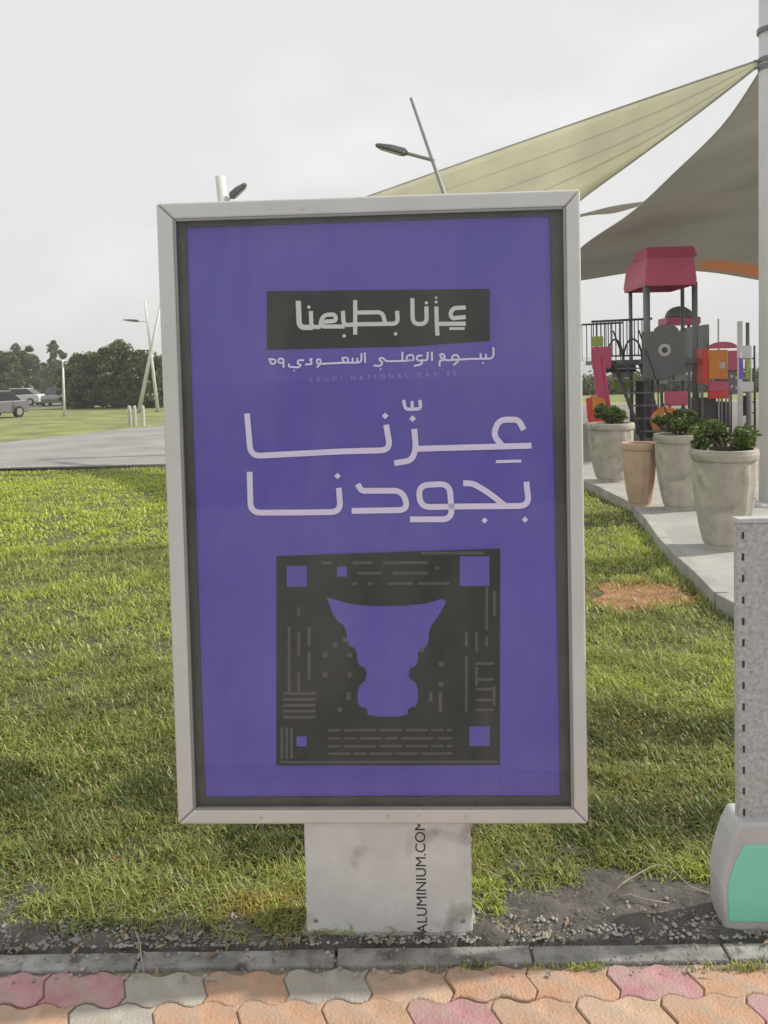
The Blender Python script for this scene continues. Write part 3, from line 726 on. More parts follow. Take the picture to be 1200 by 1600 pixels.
# the support post under the case, wrapped in painted sheet
pl, pr_ = (474 - 600.5) / 513 , (741 - 600.5) / 513
bm = bmesh.new(); box(bm, (pl, 0.02, -0.02), (pr_, 0.13, ob - 0.002)); post = obj('support_post', bm, M['post'], sign, bevel=0.006)
bm = bmesh.new(); box(bm, (pl - 0.012, 0.01, -0.03), (pr_ + 0.012, 0.14, 0.012)); obj('base_plate', bm, M['concrete'], sign, bevel=0.003)
bm = bmesh.new(); box(bm, (pl + 0.02, 0.03, ob - 0.001), (pr_ - 0.02, 0.12, ob + 0.01)); bm.free()
for xx in (pl + 0.03, pr_ - 0.03):
    bm = bmesh.new(); lathe(bm, [(0.007, 0), (0.007, 0.003), (0.003, 0.005)], 10); o = obj('bolt', bm, M['alu_edge'], sign); o.rotation_euler = (PI / 2, 0, 0); o.location = (xx, 0.02, 0.05)
txt = text_mesh('lettering', 'ALUMINIUM.COM', 0.0455, M['black'], post, ((661 - 600.5) / 513, 0.0195, 0.190), (PI / 2, -PI / 2, 0), 1.0, ext=0.0003)

# ------------------------------------------------------------------ speckled pillar at the right edge
D0 = 2.44
p0 = P(1155, 1310, D0); zt = P(1155, 812, D0).z
pil = empty('stone_pillar', (p0.x + 0.2, D0 + 0.2, 0), label='grey speckled stone pillar on a pale flared base, cut off by the right edge', cat='pillar')
zb = P(1155, 1302, D0).z
bm = bmesh.new(); box(bm, (-0.2, -0.2, zb), (0.2, -0.165, zt - 0.012)); obj('shaft', bm, M['granite'], pil, bevel=0.006)
bm = bmesh.new(); box(bm, (-0.203, -0.204, zt - 0.012), (0.203, -0.161, zt + 0.004)); obj('cap', bm, M['granite_top'], pil, bevel=0.003)
k = 0; z = zt - 0.06
while z > zb + 0.03:
    bm = bmesh.new(); box(bm, (-0.188, -0.2012, z), (-0.181, -0.199, z + 0.022)); obj('slot', bm, M['black'], pil); z -= 0.067
hb = zb
prof = [(1158, 1288), (1146, 1312), (1134, 1350), (1128, 1385), (1130, 1420), (1134, 1456)]
ring = [(P(x, y, D0 - 0.035).x - pil.location.x, P(x, y, D0 - 0.035).z) for x, y in prof]
bm = bmesh.new()
rr = []
for xx, zz in ring + [(ring[-1][0], -0.03)]:
    w = -xx; 
    rr.append([bm.verts.new(p) for p in ((-w, -0.235, zz), (w, -0.235, zz), (w - 0.01, -0.105, zz), (-w + 0.01, -0.105, zz))])
for a, b in zip(rr, rr[1:]):
    for i in range(4): bm.faces.new((a[i], a[(i + 1) % 4], b[(i + 1) % 4], b[i]))
bm.faces.new(rr[0]); bm.faces.new(rr[-1][::-1])
obj('flared_base', bm, M['pale_base'], pil, bevel=0.012, seg=3)
tp = [(1164, 1322), (1148, 1352), (1138, 1385), (1139, 1441), (1300, 1441), (1300, 1322)]
tl_ = [(P(x, y, D0 - 0.04).x - pil.location.x, P(x, y, D0 - 0.04).z) for x, y in tp]
bm = bmesh.new(); prism(bm, tl_, -0.240, -0.225); obj('teal_panel', bm, M['teal'], pil, bevel=0.003, label='flat teal panel')

# ------------------------------------------------------------------ leaf builders
def leaves(name, centres, radii, per, size, m, parent, flat_=0.8, lit=0.0, seed=1):
    g_ = np.random.default_rng(seed)
    n = len(centres) * per
    c = np.repeat(np.array(centres), per, 0); r = np.repeat(np.array(radii), per)
    d = g_.normal(size=(n, 3)); d /= np.linalg.norm(d, axis=1)[:, None]
    rad = r * g_.random(n) ** 0.45
    p = c + d * rad[:, None] * np.array([1, 1, flat_])
    u = g_.normal(size=(n, 3)); u /= np.linalg.norm(u, axis=1)[:, None]
    w = np.cross(u, g_.normal(size=(n, 3))); w /= np.linalg.norm(w, axis=1)[:, None]
    s = size * g_.uniform(0.6, 1.4, n)[:, None]
    V = np.stack([p - u * s, p + w * s * 0.45, p + u * s, p - w * s * 0.45], 1).reshape(-1, 3)
    F = np.arange(n * 4).reshape(-1, 4)
    ct = np.repeat(g_.uniform(-0.25, 0.25, len(centres)), per)
    tint = np.clip(0.45 + ct + g_.normal(0, 0.2, n) + lit, 0.02, 1.1)
    return mesh_np(name, V, F, m, np.repeat(tint, 4), parent)
def tree(x, y, h, w, label, trunk_h=0.3, seed=1, dens=1.0, leaf=0.13, group='trees beyond the walkway'):
    r_ = random.Random(seed)
    tr = empty('tree', (x, y, -0.03), r_.uniform(0, 6), label=label, cat='tree', group=group)
    bm = bmesh.new()
    th = h * trunk_h
    tube(bm, [(0, 0, 0), (r_.uniform(-.1, .1), r_.uniform(-.1, .1), th), (r_.uniform(-.2, .2), r_.uniform(-.2, .2), h * 0.7)], [0.035 * h, 0.025 * h, 0.008 * h], 8)
    cs, rs = [], []
    nl = int(30 * dens) + 8
    for k in range(nl):
        a = r_.uniform(0, 2 * PI); e = r_.random() ** 0.7; zz = th * 0.45 + (h * 0.93 - th * 0.45) * r_.random()
        f = (zz - th * 0.45) / (h * 0.93 - th * 0.45); prof_ = math.sin(PI * min(1, 0.22 + 0.72 * f)) ** 0.7
        c = (math.cos(a) * w / 2 * e * prof_ * 0.85, math.sin(a) * w / 2 * e * prof_ * 0.85, zz)
        cs.append(c); rs.append(w * r_.choice((0.08, 0.12, 0.16, 0.2, 0.24)))
        if k % 3 == 0: tube(bm, [(0, 0, th * 0.9), (c[0] * .5, c[1] * .5, (th + zz) / 2), c], [0.012 * h, 0.008 * h, 0.003 * h], 5)
    for k in range(int(16 * dens)):                       # stray sprigs breaking the outline
        a = r_.uniform(0, 2 * PI); f = r_.random(); rr_ = w / 2 * (0.75 + 0.35 * r_.random()) * math.sin(PI * min(1, 0.25 + 0.7 * f)) ** 0.7
        cs.append((math.cos(a) * rr_, math.sin(a) * rr_, th * 0.4 + (h - th * 0.4) * f)); rs.append(w * r_.uniform(0.09, 0.15))
    obj('trunk', bm, M['bark'], tr, smooth=True)
    leaves('crown', cs, rs, int(150 * dens), leaf, M['tree_leaf'], tr, seed=seed)
    return tr
def tree_px(px, py_base, py_top, wpx, Y, label, **k):
    b = P(px, py_base, Y); t_ = P(px, py_top, Y)
    tree(b.x, Y, t_.z + 0.03, (1.2 if px > 120 else 0.92) * wpx * Y / F_PX, label, **k)
tree_px(232, 640, 552, 60, 55, 'dark bushy tree standing behind the crossed lamp masts', trunk_h=0.12, seed=3, dens=1.6)
tree_px(185, 640, 540, 70, 57, 'tallest dark tree with yellowish top, just left of the crossed masts', trunk_h=0.12, seed=4, dens=1.8)
tree_px(135, 640, 556, 62, 58, 'rounded dark tree right beside the thin garden lamp post', trunk_h=0.12, seed=5, dens=1.6)
tree_px(108, 640, 570, 30, 62, 'small low tree half behind the thin garden lamp post', trunk_h=0.2, seed=6)
tree_px(265, 640, 556, 70, 60, 'dark tree mostly hidden by the left frame of the sign', trunk_h=0.12, seed=16, dens=1.4)
tree_px(88, 628, 534, 44, 100, 'hazy grey green tree in the distance left of the garden lamp', trunk_h=0.25, seed=7, leaf=0.2)
tree_px(42, 626, 545, 50, 85, 'green tree above the parked cars at the left', trunk_h=0.25, seed=8, dens=1.3, leaf=0.16)
tree_px(8, 626, 552, 60, 82, 'dark tree cut off by the left edge of the view', trunk_h=0.2, seed=9, dens=1.5, leaf=0.16)
tree_px(28, 620, 530, 24, 130, 'slender faint tree showing above the green ones at far left', trunk_h=0.3, seed=10, leaf=0.22)
tree_px(66, 620, 568, 30, 110, 'low pale green tree between the two hazy trees', trunk_h=0.2, seed=12, leaf=0.18)
tree_px(-40, 620, 548, 70, 90, 'tree just outside the left edge, its crown reaching in', trunk_h=0.2, seed=13, leaf=0.18)
for k_, (px_, w_, Yd, top) in enumerate(((945, 90, 62, 596), (1010, 100, 66, 590), (1100, 110, 64, 592), (1165, 90, 60, 588))):
    tree_px(px_, 620, top, w_, Yd, ['low dark tree seen under the playground railing at its left', 'low dark tree seen behind the middle of the climbing tower', 'low dark tree seen between tower and orange panels', 'low dark tree behind the tall grey posts at right'][k_], trunk_h=0.15, seed=30 + k_, group='trees behind the playground')

# ------------------------------------------------------------------ hills, road, wall, cars
vs, fs = [], []
nx = 90
for i in range(nx + 1):
    x = -330 + 640 * i / nx
    hgt = 18.5 + 1.2 * math.sin(i * 0.61) + 0.8 * math.sin(i * 1.7) - 9.5 * max(0, min(1, (x + 158) / 45))
    for (yy, zz) in ((330, -1), (352, hgt * 0.55), (375, hgt), (420, hgt * 0.6), (470, -1)): vs.append((x, yy + 6 * math.sin(i * 0.7), zz))
for i in range(nx):
    for j in range(4): a = i * 5 + j; fs.append((a, a + 5, a + 6, a + 1))
raw('hills', vs, fs, M['hill'], smooth=True, kind='structure')
quad_sheet('road', -140, 60, 64, 74, -0.024, M['asphalt'], kind='structure')
bm = bmesh.new(); box(bm, (-75, 122, -0.1), (-38, 122.3, 2.0)); tag(obj('boundary_wall', bm, M['wall_pale']), 'long pale low wall behind the distant trees at left', 'wall')
bm = bmesh.new(); box(bm, (-75.05, 121.9, 2.0), (-37.9, 122.4, 2.12)); tag(obj('coping', bm, M['concrete'], bpy.data.objects['boundary_wall']))
def car(x, y, rz, m, label):
    c = empty('parked_car', (x, y, -0.03), rz, label=label, cat='car', group='cars parked beyond the lawn')
    bm = bmesh.new()
    body = [(-2.1, .28), (-2.15, .62), (-2.0, .86), (-1.1, .92), (1.95, .95), (2.15, .7), (2.1, .28)]
    prism(bm, body, -0.85, 0.85); obj('body', bm, m, c, bevel=0.06)
    bm = bmesh.new()
    a = [(-1.2, .9), (-0.55, 1.42), (1.0, 1.45), (1.75, .93)]
    prism(bm, a, -0.74, 0.74); obj('cabin', bm, M['car_glass'], c, bevel=0.05)
    bm = bmesh.new(); box(bm, (-0.5, -0.72, 1.43), (1.0, 0.72, 1.49)); obj('roof', bm, m, c, bevel=0.03)
    for sx in (-1.3, 1.35):
        for sy in (-0.82, 0.82):
            bm = bmesh.new(); lathe(bm, [(0.2, -0.1), (0.32, -0.1), (0.32, 0.1), (0.2, 0.1)], 16); w_ = obj('wheel', bm, M['tyre'], c); w_.rotation_euler = (PI / 2, 0, 0); w_.location = (sx, sy, 0.32)
            bm = bmesh.new(); lathe(bm, [(0.19, -0.105), (0.19, 0.105)], 12); obj('rim', bm, M['rim'], w_)
    for sy in (-0.6, 0.6):
        bm = bmesh.new(); box(bm, (-2.17, sy - 0.15, 0.6), (-2.08, sy + 0.15, 0.72)); obj('headlight', bm, M['lens'], c)
g_ = G(6, 653); car(g_.x - 0.9, g_.y, 1.2, M['car_grey'], 'dark grey car cut off by the left edge of the view')
g_ = G(90, 655); car(P(90, 640, 66).x, 66, PI / 2 + 0.2, M['car_grey'], 'small dark car parked behind the thin garden lamp post')
car(P(30, 640, 69).x, 69, 0.0, M['car_white'], 'white car beside the dark car at the far left')

# ------------------------------------------------------------------ lamps
def lamp(name, masts, heads, label, m, cat='lamp post', group=None):
    """masts: (foot, top, r0, r1); heads: (mast point, arm end, length, side)"""
    base = masts[0][0]
    e = empty(name, (base.x, base.y, 0), label=label, cat=cat, group=group)
    O = Vector((base.x, base.y, 0))
    for a, b, r0, r1 in masts:
        bm = bmesh.new(); tube(bm, [a - O, (a * 0.5 + b * 0.5) - O, b - O], [r0, (r0 + r1) / 2, r1], 10); obj('mast', bm, m, e, smooth=True)
        bm = bmesh.new(); lathe(bm, [(r0 * 2.2, 0), (r0 * 2.2, 0.03), (r0 * 1.3, 0.05)], 12, (a - O)); obj('base_plate', bm, M['lamp_head'], e)
    for a, b, L, th in heads:
        d = (b - a).normalized()
        bm = bmesh.new(); tube(bm, [a - O, b - O], 0.03, 8); arm = obj('arm', bm, m, e)
        h0, h1 = b - O, b - O + d * L
        s = d.cross(Vector((0, 0, 1))).normalized(); u = s.cross(d).normalized()
        bm = bmesh.new(); rings = []
        for f, w, tt in ((0, 0.35, 0.5), (0.12, 0.8, 1.0), (0.5, 1.0, 0.9), (0.9, 0.8, 0.45), (1, 0.5, 0.25)):
            p = h0.lerp(h1, f); rings.append([bm.verts.new(p + s * a2 * w * 0.13 + u * b2 * tt * th) for a2, b2 in ((-1, -.4), (1, -.4), (0.8, .6), (-0.8, .6))])
        for r0_, r1_ in zip(rings, rings[1:]):
            for i in range(4): bm.faces.new((r0_[i], r0_[(i + 1) % 4], r1_[(i + 1) % 4], r1_[i]))
        bm.faces.new(rings[0][::-1]); bm.faces.new(rings[-1])
        hd = obj('luminaire', bm, M['lamp_head'], e, bevel=0.01)
        bm = bmesh.new(); q0, q1 = h0.lerp(h1, 0.2) - u * th * 0.5, h0.lerp(h1, 0.85) - u * th * 0.42
        vv = [bm.verts.new(p) for p in (q0 - s * 0.08, q0 + s * 0.08, q1 + s * 0.07, q1 - s * 0.07)]; bm.faces.new(vv); obj('lens', bm, M['lens'], hd)
YL = 13.6
top, foot = P(642, 153, YL), P(842, 712, YL); foot = Vector((foot.x, YL, PLZ))
foot2 = Vector((foot.x - 1.4, YL + 0.3, 0)); top2 = Vector((foot.x - 0.2, YL + 0.3, 7.4))
j1 = P(679, 251, YL)
lamp('street_lamp', [(foot, top, 0.06, 0.026)], [(j1, P(637, 240, YL), 0.56, 0.10)], 'tall thin leaning lamp mast with one lamp head, rising behind the top of the sign', M['grey_mast'])
YL = 16.0
top, foot = P(344, 276, YL), P(392, 720, YL); foot = Vector((foot.x, YL, 0))
lamp('street_lamp', [(foot, top, 0.12, 0.10)], [(P(352, 316, YL), P(360, 309, YL), 0.42, 0.12)], 'thick pale lamp mast poking above the upper left corner of the sign', M['white_mast'])
YL = 47.0
f1, t1 = P(217, 645, YL), P(258, 440, YL); f2, t2 = P(247, 646, YL), P(226, 470, YL)
f1.z = f2.z = -0.03
lamp('street_lamp', [(f1, t1, 0.13, 0.07), (f2, t2, 0.11, 0.05)], [(P(229, 503, YL), P(217, 502, YL), 0.95, 0.14)], 'pair of crossed white lamp masts beside the left frame of the sign, far off', M['white_mast'])
YL = 44.0
f1 = P(101, 654, YL); f1.z = -0.03
lamp('garden_lamp', [(f1, P(98, 562, YL), 0.07, 0.05)], [(P(98, 566, YL), P(100, 566, YL), 0.3, 0.08)], 'thin pale garden lamp post standing before the dark trees', M['white_mast'])
for k_, px_ in enumerate((203, 211, 224)):
    b = G(px_, 664); bm = bmesh.new(); lathe(bm, [(0.075, -0.05), (0.075, 0.7), (0.06, 0.78), (0.01, 0.80)], 12, (0, 0, 0)); o = obj('bollard', bm, M['wall_pale'] if k_ != 1 else M['play_pale'])
    o.location = (b.x, b.y, 0); tag(o, ['leftmost of the three pale bollards by the crossed masts', 'middle one of the three pale bollards by the crossed masts', 'rightmost of the three pale bollards by the crossed masts'][k_], 'bollard', 'bollards at the walkway')

# ------------------------------------------------------------------ shade sails and poles
def sail_from_curves(name, top, bot, m, label, sag=0.25, n=28, k=12):
    def samp(cv, t_):
        s = t_ * (len(cv) - 1); i = min(int(s), len(cv) - 2); f = s - i
        p0, p1, p2, p3 = cv[max(i - 1, 0)], cv[i], cv[i + 1], cv[min(i + 2, len(cv) - 1)]
        return 0.5 * ((2 * p1) + (p2 - p0) * f + (2 * p0 - 5 * p1 + 4 * p2 - p3) * f * f + (3 * p1 - p0 - 3 * p2 + p3) * f ** 3)
    vs, fs = [], []
    for i in range(n + 1):
        a, b = samp(top, i / n), samp(bot, i / n)
        for j in range(k + 1):
            f = j / k; p = a.lerp(b, f); p.z -= sag * math.sin(PI * f) * math.sin(PI * i / n); vs.append(p)
    for i in range(n):
        for j in range(k): a = i * (k + 1) + j; fs.append((a, a + 1, a + k + 2, a + k + 1))
    e = empty(name, (0, 0, 0), label=label, cat='shade sail')
    o = raw('fabric', vs, fs, m, e, smooth=True)
    sl = o.modifiers.new('thick', 'SOLIDIFY'); sl.thickness = 0.006
    if sag > 0.1:
        for j in (3, 6, 9):
            bm = bmesh.new(); tube(bm, [vs[i * (k + 1) + j] - Vector((0, 0, 0.004)) for i in range(0, n + 1)], 0.006, 5, False); obj('seam', bm, m, e, smooth=True)
    for cv in (top, bot):
        bm = bmesh.new(); tube(bm, [samp(cv, i / n) for i in range(n + 1)], 0.014, 6); obj('edge_cable', bm, M['sail_dark'], e, smooth=True)
    return e
YPOLE = 9.4
# pale sail: pole top down to the far left
top = [P(1192, 92, 9.4), P(1060, 137, 11.0), P(900, 192, 13.2), P(740, 248, 15.5), P(585, 303, 18.0), P(520, 326, 19.0)]
bot = [P(1192, 97, 9.4), P(1112, 160, 10.2), P(1050, 207, 11.0), P(985, 255, 12.0), P(905, 314, 13.0), P(800, 400, 14.0)]
sail_from_curves('shade_sail', top, bot, M['sail_light'], 'pale triangular shade sail stretching from the pole top down behind the sign')
# sand sail over the playground: Coons patch
def coons(name, Ea, Eb, Ec, Ed, m, label, n=60):
    """Ea: A->B, Eb: D->C (u direction), Ec: A->D, Ed: B->C (v direction) as functions"""
    A_, B_, D_, C_ = Ea(0), Ea(1), Eb(0), Eb(1)
    vs, fs = [], []
    for i in range(n + 1):
        for j in range(n + 1):
            u, v = i / n, j / n
            p = Ea(u) * (1 - v) + Eb(u) * v + Ec(v) * (1 - u) + Ed(v) * u - (A_ * (1 - u) * (1 - v) + B_ * u * (1 - v) + D_ * (1 - u) * v + C_ * u * v)
            vs.append(p)
    for i in range(n):
        for j in range(n): a = i * (n + 1) + j; fs.append((a, a + 1, a + n + 2, a + n + 1))
    e = empty(name, (0, 0, 0), label=label, cat='shade sail')
    o = raw('fabric', vs, fs, m, e, smooth=True)
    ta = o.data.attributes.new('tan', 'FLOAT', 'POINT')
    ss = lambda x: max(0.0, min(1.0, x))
    for idx in range(len(vs)):           # warm glow under the far hem, painted into the fabric as a tan band
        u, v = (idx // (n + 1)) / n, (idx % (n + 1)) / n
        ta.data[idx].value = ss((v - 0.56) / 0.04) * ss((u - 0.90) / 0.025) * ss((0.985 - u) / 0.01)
    sl = o.modifiers.new('thick', 'SOLIDIFY'); sl.thickness = 0.006
    for i in range(8, n, 9):
        bm = bmesh.new(); tube(bm, [Vector(vs[i * (n + 1) + j]) - Vector((0, 0, 0.004)) for j in range(0, n + 1, 2)], 0.007, 5, False); obj('seam', bm, M['sail_dark'], e, smooth=True)
    for E_ in (Ea, Eb, Ec, Ed):
        bm = bmesh.new(); tube(bm, [E_(i / 24) for i in range(25)], 0.018, 6); obj('edge_cable', bm, M['sail_dark'], e, smooth=True)
    return e
def curve(pts):
    def f_(t_):
        s = t_ * (len(pts) - 1); i = min(int(s), len(pts) - 2); f = s - i
        p0, p1, p2, p3 = pts[max(i - 1, 0)], pts[i], pts[i + 1], pts[min(i + 2, len(pts) - 1)]
        return 0.5 * ((2 * p1) + (p2 - p0) * f + (2 * p0 - 5 * p1 + 4 * p2 - p3) * f * f + (3 * p1 - p0 - 3 * p2 + p3) * f ** 3)
    return f_
AB = curve([P(1192, 106, 9.4), P(1130, 196, 12.0), P(1060, 265, 15.0), P(985, 334, 18.5), P(912, 384, 21.5), P(845, 446, 25.0)])
DC = curve([P(1560, -20, 11), P(1480, 250, 18), P(1340, 470, 26)])
AD = curve([P(1192, 106, 9.4), P(1380, 60, 10), P(1560, -20, 11)])
BC = curve([P(845, 446, 25.0), P(912, 437, 25.2), P(1000, 424, 25.5), P(1090, 423, 25.7), P(1185, 437, 25.8), P(1340, 470, 26)])
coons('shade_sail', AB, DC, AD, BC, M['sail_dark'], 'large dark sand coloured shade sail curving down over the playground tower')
# small far sail tip
top = [P(1015, 314, 30), P(960, 322, 30), P(915, 333, 30), P(860, 346, 30)]
bot = [P(1015, 316, 30), P(962, 332, 30.4), P(915, 337, 30.8), P(860, 352, 31)]
sail_from_curves('shade_sail', top, bot, M['sail_dark'], 'thin wedge of a farther shade sail between the two large ones', 0.02)
def pole(x, y, h, r, label, z0=PLZ):
    e = empty('sail_pole', (x, y, z0), label=label, cat='pole', group='poles of the shade sails')
    bm = bmesh.new(); tube(bm, [(0, 0, 0), (0, 0, h)], [r, r * 0.85], 24); obj('shaft', bm, M['pole'], e, smooth=True)
    bm = bmesh.new(); lathe(bm, [(r * 1.9, -0.02), (r * 1.9, 0.03), (r * 1.2, 0.045)], 24); obj('base_plate', bm, M['pole'], e)
    for k in range(6):
        bm = bmesh.new(); lathe(bm, [(0.018, 0.03), (0.018, 0.06), (0.012, 0.065)], 6, (r * 1.6 * math.cos(k * PI / 3), r * 1.6 * math.sin(k * PI / 3), 0)); obj('bolt', bm, M['play_steel'], e)
    bm = bmesh.new(); lathe(bm, [(r * 1.05, h * 0.83), (r * 1.05, h * 0.83 + 0.05)], 20); obj('collar', bm, M['play_steel'], e)
    return e
r_ = 0.13
pp = P(1190, 100, 9.4)
pole(P(1187, 600, 9.4).x + r_ * 0.97, 9.4, 6.6, r_, 'tall grey steel pole at the right edge holding the two large sails')
sh = bpy.data.objects['sail_pole']
for zz in (P(1192, 95, 9.4).z, P(1192, 106, 9.4).z):
    bm = bmesh.new(); tube(bm, [(-r_ * 0.9, 0, zz - PLZ), (-r_ - 0.045, 0.01, zz - PLZ)], 0.016, 8); obj('shackle', bm, M['play_steel'], sh)
    bm = bmesh.new(); lathe(bm, [(r_ * 0.96, zz - PLZ - 0.03), (r_ * 0.96, zz - PLZ + 0.03)], 24); obj('bracket', bm, M['play_steel'], sh)
pb = P(845, 446, 25.0); pole(pb.x - 0.1, 25.0, pb.z + 0.3, 0.11, 'far steel pole at the low left corner of the dark sail')
pe = P(520, 326, 19.0); pole(pe.x - 0.1, 19.0, pe.z - 0.12, 0.11, 'steel pole at the left tip of the pale sail', 0.0)
pc = P(800, 400, 14.0); pole(pc.x, 14.1, pc.z + 0.2, 0.09, 'steel pole at the lower corner of the pale sail')

# ------------------------------------------------------------------ planters with shrubs
def planter(x, y, r, hgt, m, label, seed, shr, blab):
    e = empty('planter', (x, y, PLZ), label=label, cat='planter', group='planters along the plaza edge')
    bm = bmesh.new()
    n = 48
    prof = [(0.60, 0.0), (0.60, 0.05), (0.64, 0.06), (0.74, 0.22), (0.86, 0.45), (0.93, 0.68), (0.93, 0.86), (0.90, 0.90)]
    rings = []
    for rr_, zz in prof:
        rings.append([bm.verts.new(((r * rr_ * (1 + (0.022 if (k // 2) % 2 else -0.012) * (1 if 0.1 < zz < 0.88 else 0))) * math.cos(2 * PI * k / n), (r * rr_ * (1 + (0.022 if (k // 2) % 2 else -0.012) * (1 if 0.1 < zz < 0.88 else 0))) * math.sin(2 * PI * k / n), zz * hgt)) for k in range(n)])
    for a, b in zip(rings, rings[1:]):
        for k in range(n): bm.faces.new((a[k], a[(k + 1) % n], b[(k + 1) % n], b[k]))
    bm.faces.new(rings[0][::-1]); bm.faces.new(rings[-1])
    obj('bowl', bm, m, e)
    bm = bmesh.new(); lathe(bm, [(r * 0.93, 0.885 * hgt), (r * 1.0, 0.90 * hgt), (r * 1.02, 0.95 * hgt), (r * 1.0, hgt), (r * 0.86, hgt), (r * 0.84, 0.95 * hgt)], 40); obj('rim', bm, m, e, bevel=0.006)
    bm = bmesh.new(); lathe(bm, [(r * 0.3, 0.95 * hgt), (r * 0.85, 0.952 * hgt), (r * 0.5, 0.965 * hgt)], 24); obj('soil', bm, M['soil'], e)
    if shr:
        w, hh = shr; hh *= 1.35; w *= 1.08
        s = empty('shrub', (x, y, PLZ + hgt * 0.95), label=blab, cat='shrub', group='shrubs in the planters')
        q_ = random.Random(seed); cs, rs = [], []
        bm = bmesh.new()
        for k in range(17):
            a = q_.uniform(0, 2 * PI); e_ = q_.random() ** 0.6; c = (math.cos(a) * w / 2 * e_ * 0.8, math.sin(a) * w / 2 * e_ * 0.8, hh * q_.uniform(0.25, 0.85) * (1.05 - 0.4 * e_))
            cs.append(c); rs.append(w * q_.uniform(0.09, 0.19)); tube(bm, [(0, 0, 0), (c[0] * 0.4, c[1] * 0.4, c[2] * 0.5), c], [0.008, 0.006, 0.002], 5)
        obj('stems', bm, M['bark'], s)
        leaves('foliage', cs, rs, 130, 0.028, M['bush_leaf'], s, seed=seed, lit=0.12)
    return e
def planter_px(pxc, rim_py, base_py, rpx, *a):
    b = G(pxc, base_py, PLZ); Y = b.y + rpx * b.y / F_PX * 0.6
    top_ = P(pxc, rim_py, Y - rpx * Y / F_PX)
    planter(P(pxc, base_py, Y).x, Y, rpx * Y / F_PX, top_.z - PLZ, *a)
planter_px(1132, 706, 862, 50, M['planter'], 'nearest fluted grey planter, right behind the speckled pillar', 51, (0.52, 0.26), 'low shrub in the nearest planter')
planter_px(1062, 681, 799, 38, M['planter'], 'middle fluted grey planter with a bushy shrub', 52, (0.56, 0.30), 'wide bushy shrub in the middle planter')
planter_px(1000, 694, 792, 27, M['planter_tan'], 'short sand coloured planter between the grey ones', 53, None, '')
planter_px(955, 663, 754, 36, M['planter'], 'farthest grey planter beside the right frame of the sign', 54, (0.46, 0.34), 'compact round shrub in the farthest planter')

# ------------------------------------------------------------------ playground tower
YT = 20.0
def U(px, py, Y=YT):
    return P(px, py, Y)
tw = empty('play_tower', (U(1040, 690).x, YT, PLZ), label='climbing tower with a dark red roof, grey posts and grey panel', cat='playground tower')
def loc(v): return v - Vector((U(1040, 690).x, YT, PLZ))
S_ = YT / F_PX     # metres per photo pixel at the tower
xa, xb = loc(U(986, 560)).x, loc(U(1088, 560)).x
zroof0, zroof1 = loc(U(1030, 447)).z, loc(U(1030, 384)).z
yd = 1.45
def bx(name, a, b, m, parent=tw, bev=0.0, **k):
    bm = bmesh.new(); box(bm, a, b); return obj(name, bm, m, parent, bevel=bev, **k)
def cyl(name, a, b, r, m, parent=tw, n=10, **k):
    bm = bmesh.new(); tube(bm, [a, b], r, n); return obj(name, bm, m, parent, smooth=True, **k)
def xf(px, yo, py=560): return loc(U(px, py, YT + yo)).x
for xx, yy, r in ((xf(986, .7), 0.7, 0.05), (xf(1011, -.7), -0.7, 0.085), (xf(1067, .7), 0.7, 0.05), (xf(1086, -.6), -0.6, 0.07)):
    cyl('post', (xx, yy, 0), (xx, yy, zroof0 + 0.02), r, M['play_steel'])
# roof: tapered box with flared skirt
bm = bmesh.new()
x0, x1 = xf(975, .85, 447), xf(1088, -.85, 447); xm0, xm1 = xf(992, .4, 384), xf(1084, -.4, 384)
zroof0, zroof1 = loc(U(1030, 446, YT - .85)).z, loc(U(1030, 386, YT - .4)).z
rg = []
for f, (a, b, ys) in ((0.0, (x0, x1, 0.85)), (0.12, (x0 - 0.02, x1 + 0.02, 0.87)), (0.70, (x0 + 0.05, x1 - 0.02, 0.80)), (0.72, (xm0 - 0.02, xm1 + 0.02, 0.62)), (1.0, (xm0, xm1, 0.45))):
    z = zroof0 + (zroof1 - zroof0) * f; rg.append([bm.verts.new(p) for p in ((a, -ys, z), (b, -ys, z), (b, ys, z), (a, ys, z))])
for a, b in zip(rg, rg[1:]):
    for i in range(4): bm.faces.new((a[i], a[(i + 1) % 4], b[(i + 1) % 4], b[i]))
bm.faces.new(rg[-1])
obj('roof', bm, M['red'], tw, bevel=0.05, seg=3)
zpl = loc(U(1010, 562)).z
xleft = loc(U(926, 560)).x
bx('platform', (xa - 0.05, -0.85, zpl - 0.12), (xb + 0.05, 0.95, zpl), M['play_grey'])
bx('platform', (xleft, -0.55, zpl - 0.1), (xa - 0.06, 0.7, zpl), M['play_grey'])
bx('platform_edge', (xleft, -0.57, zpl - 0.30), (xa - 0.06, -0.52, zpl - 0.11), M['play_dark'])
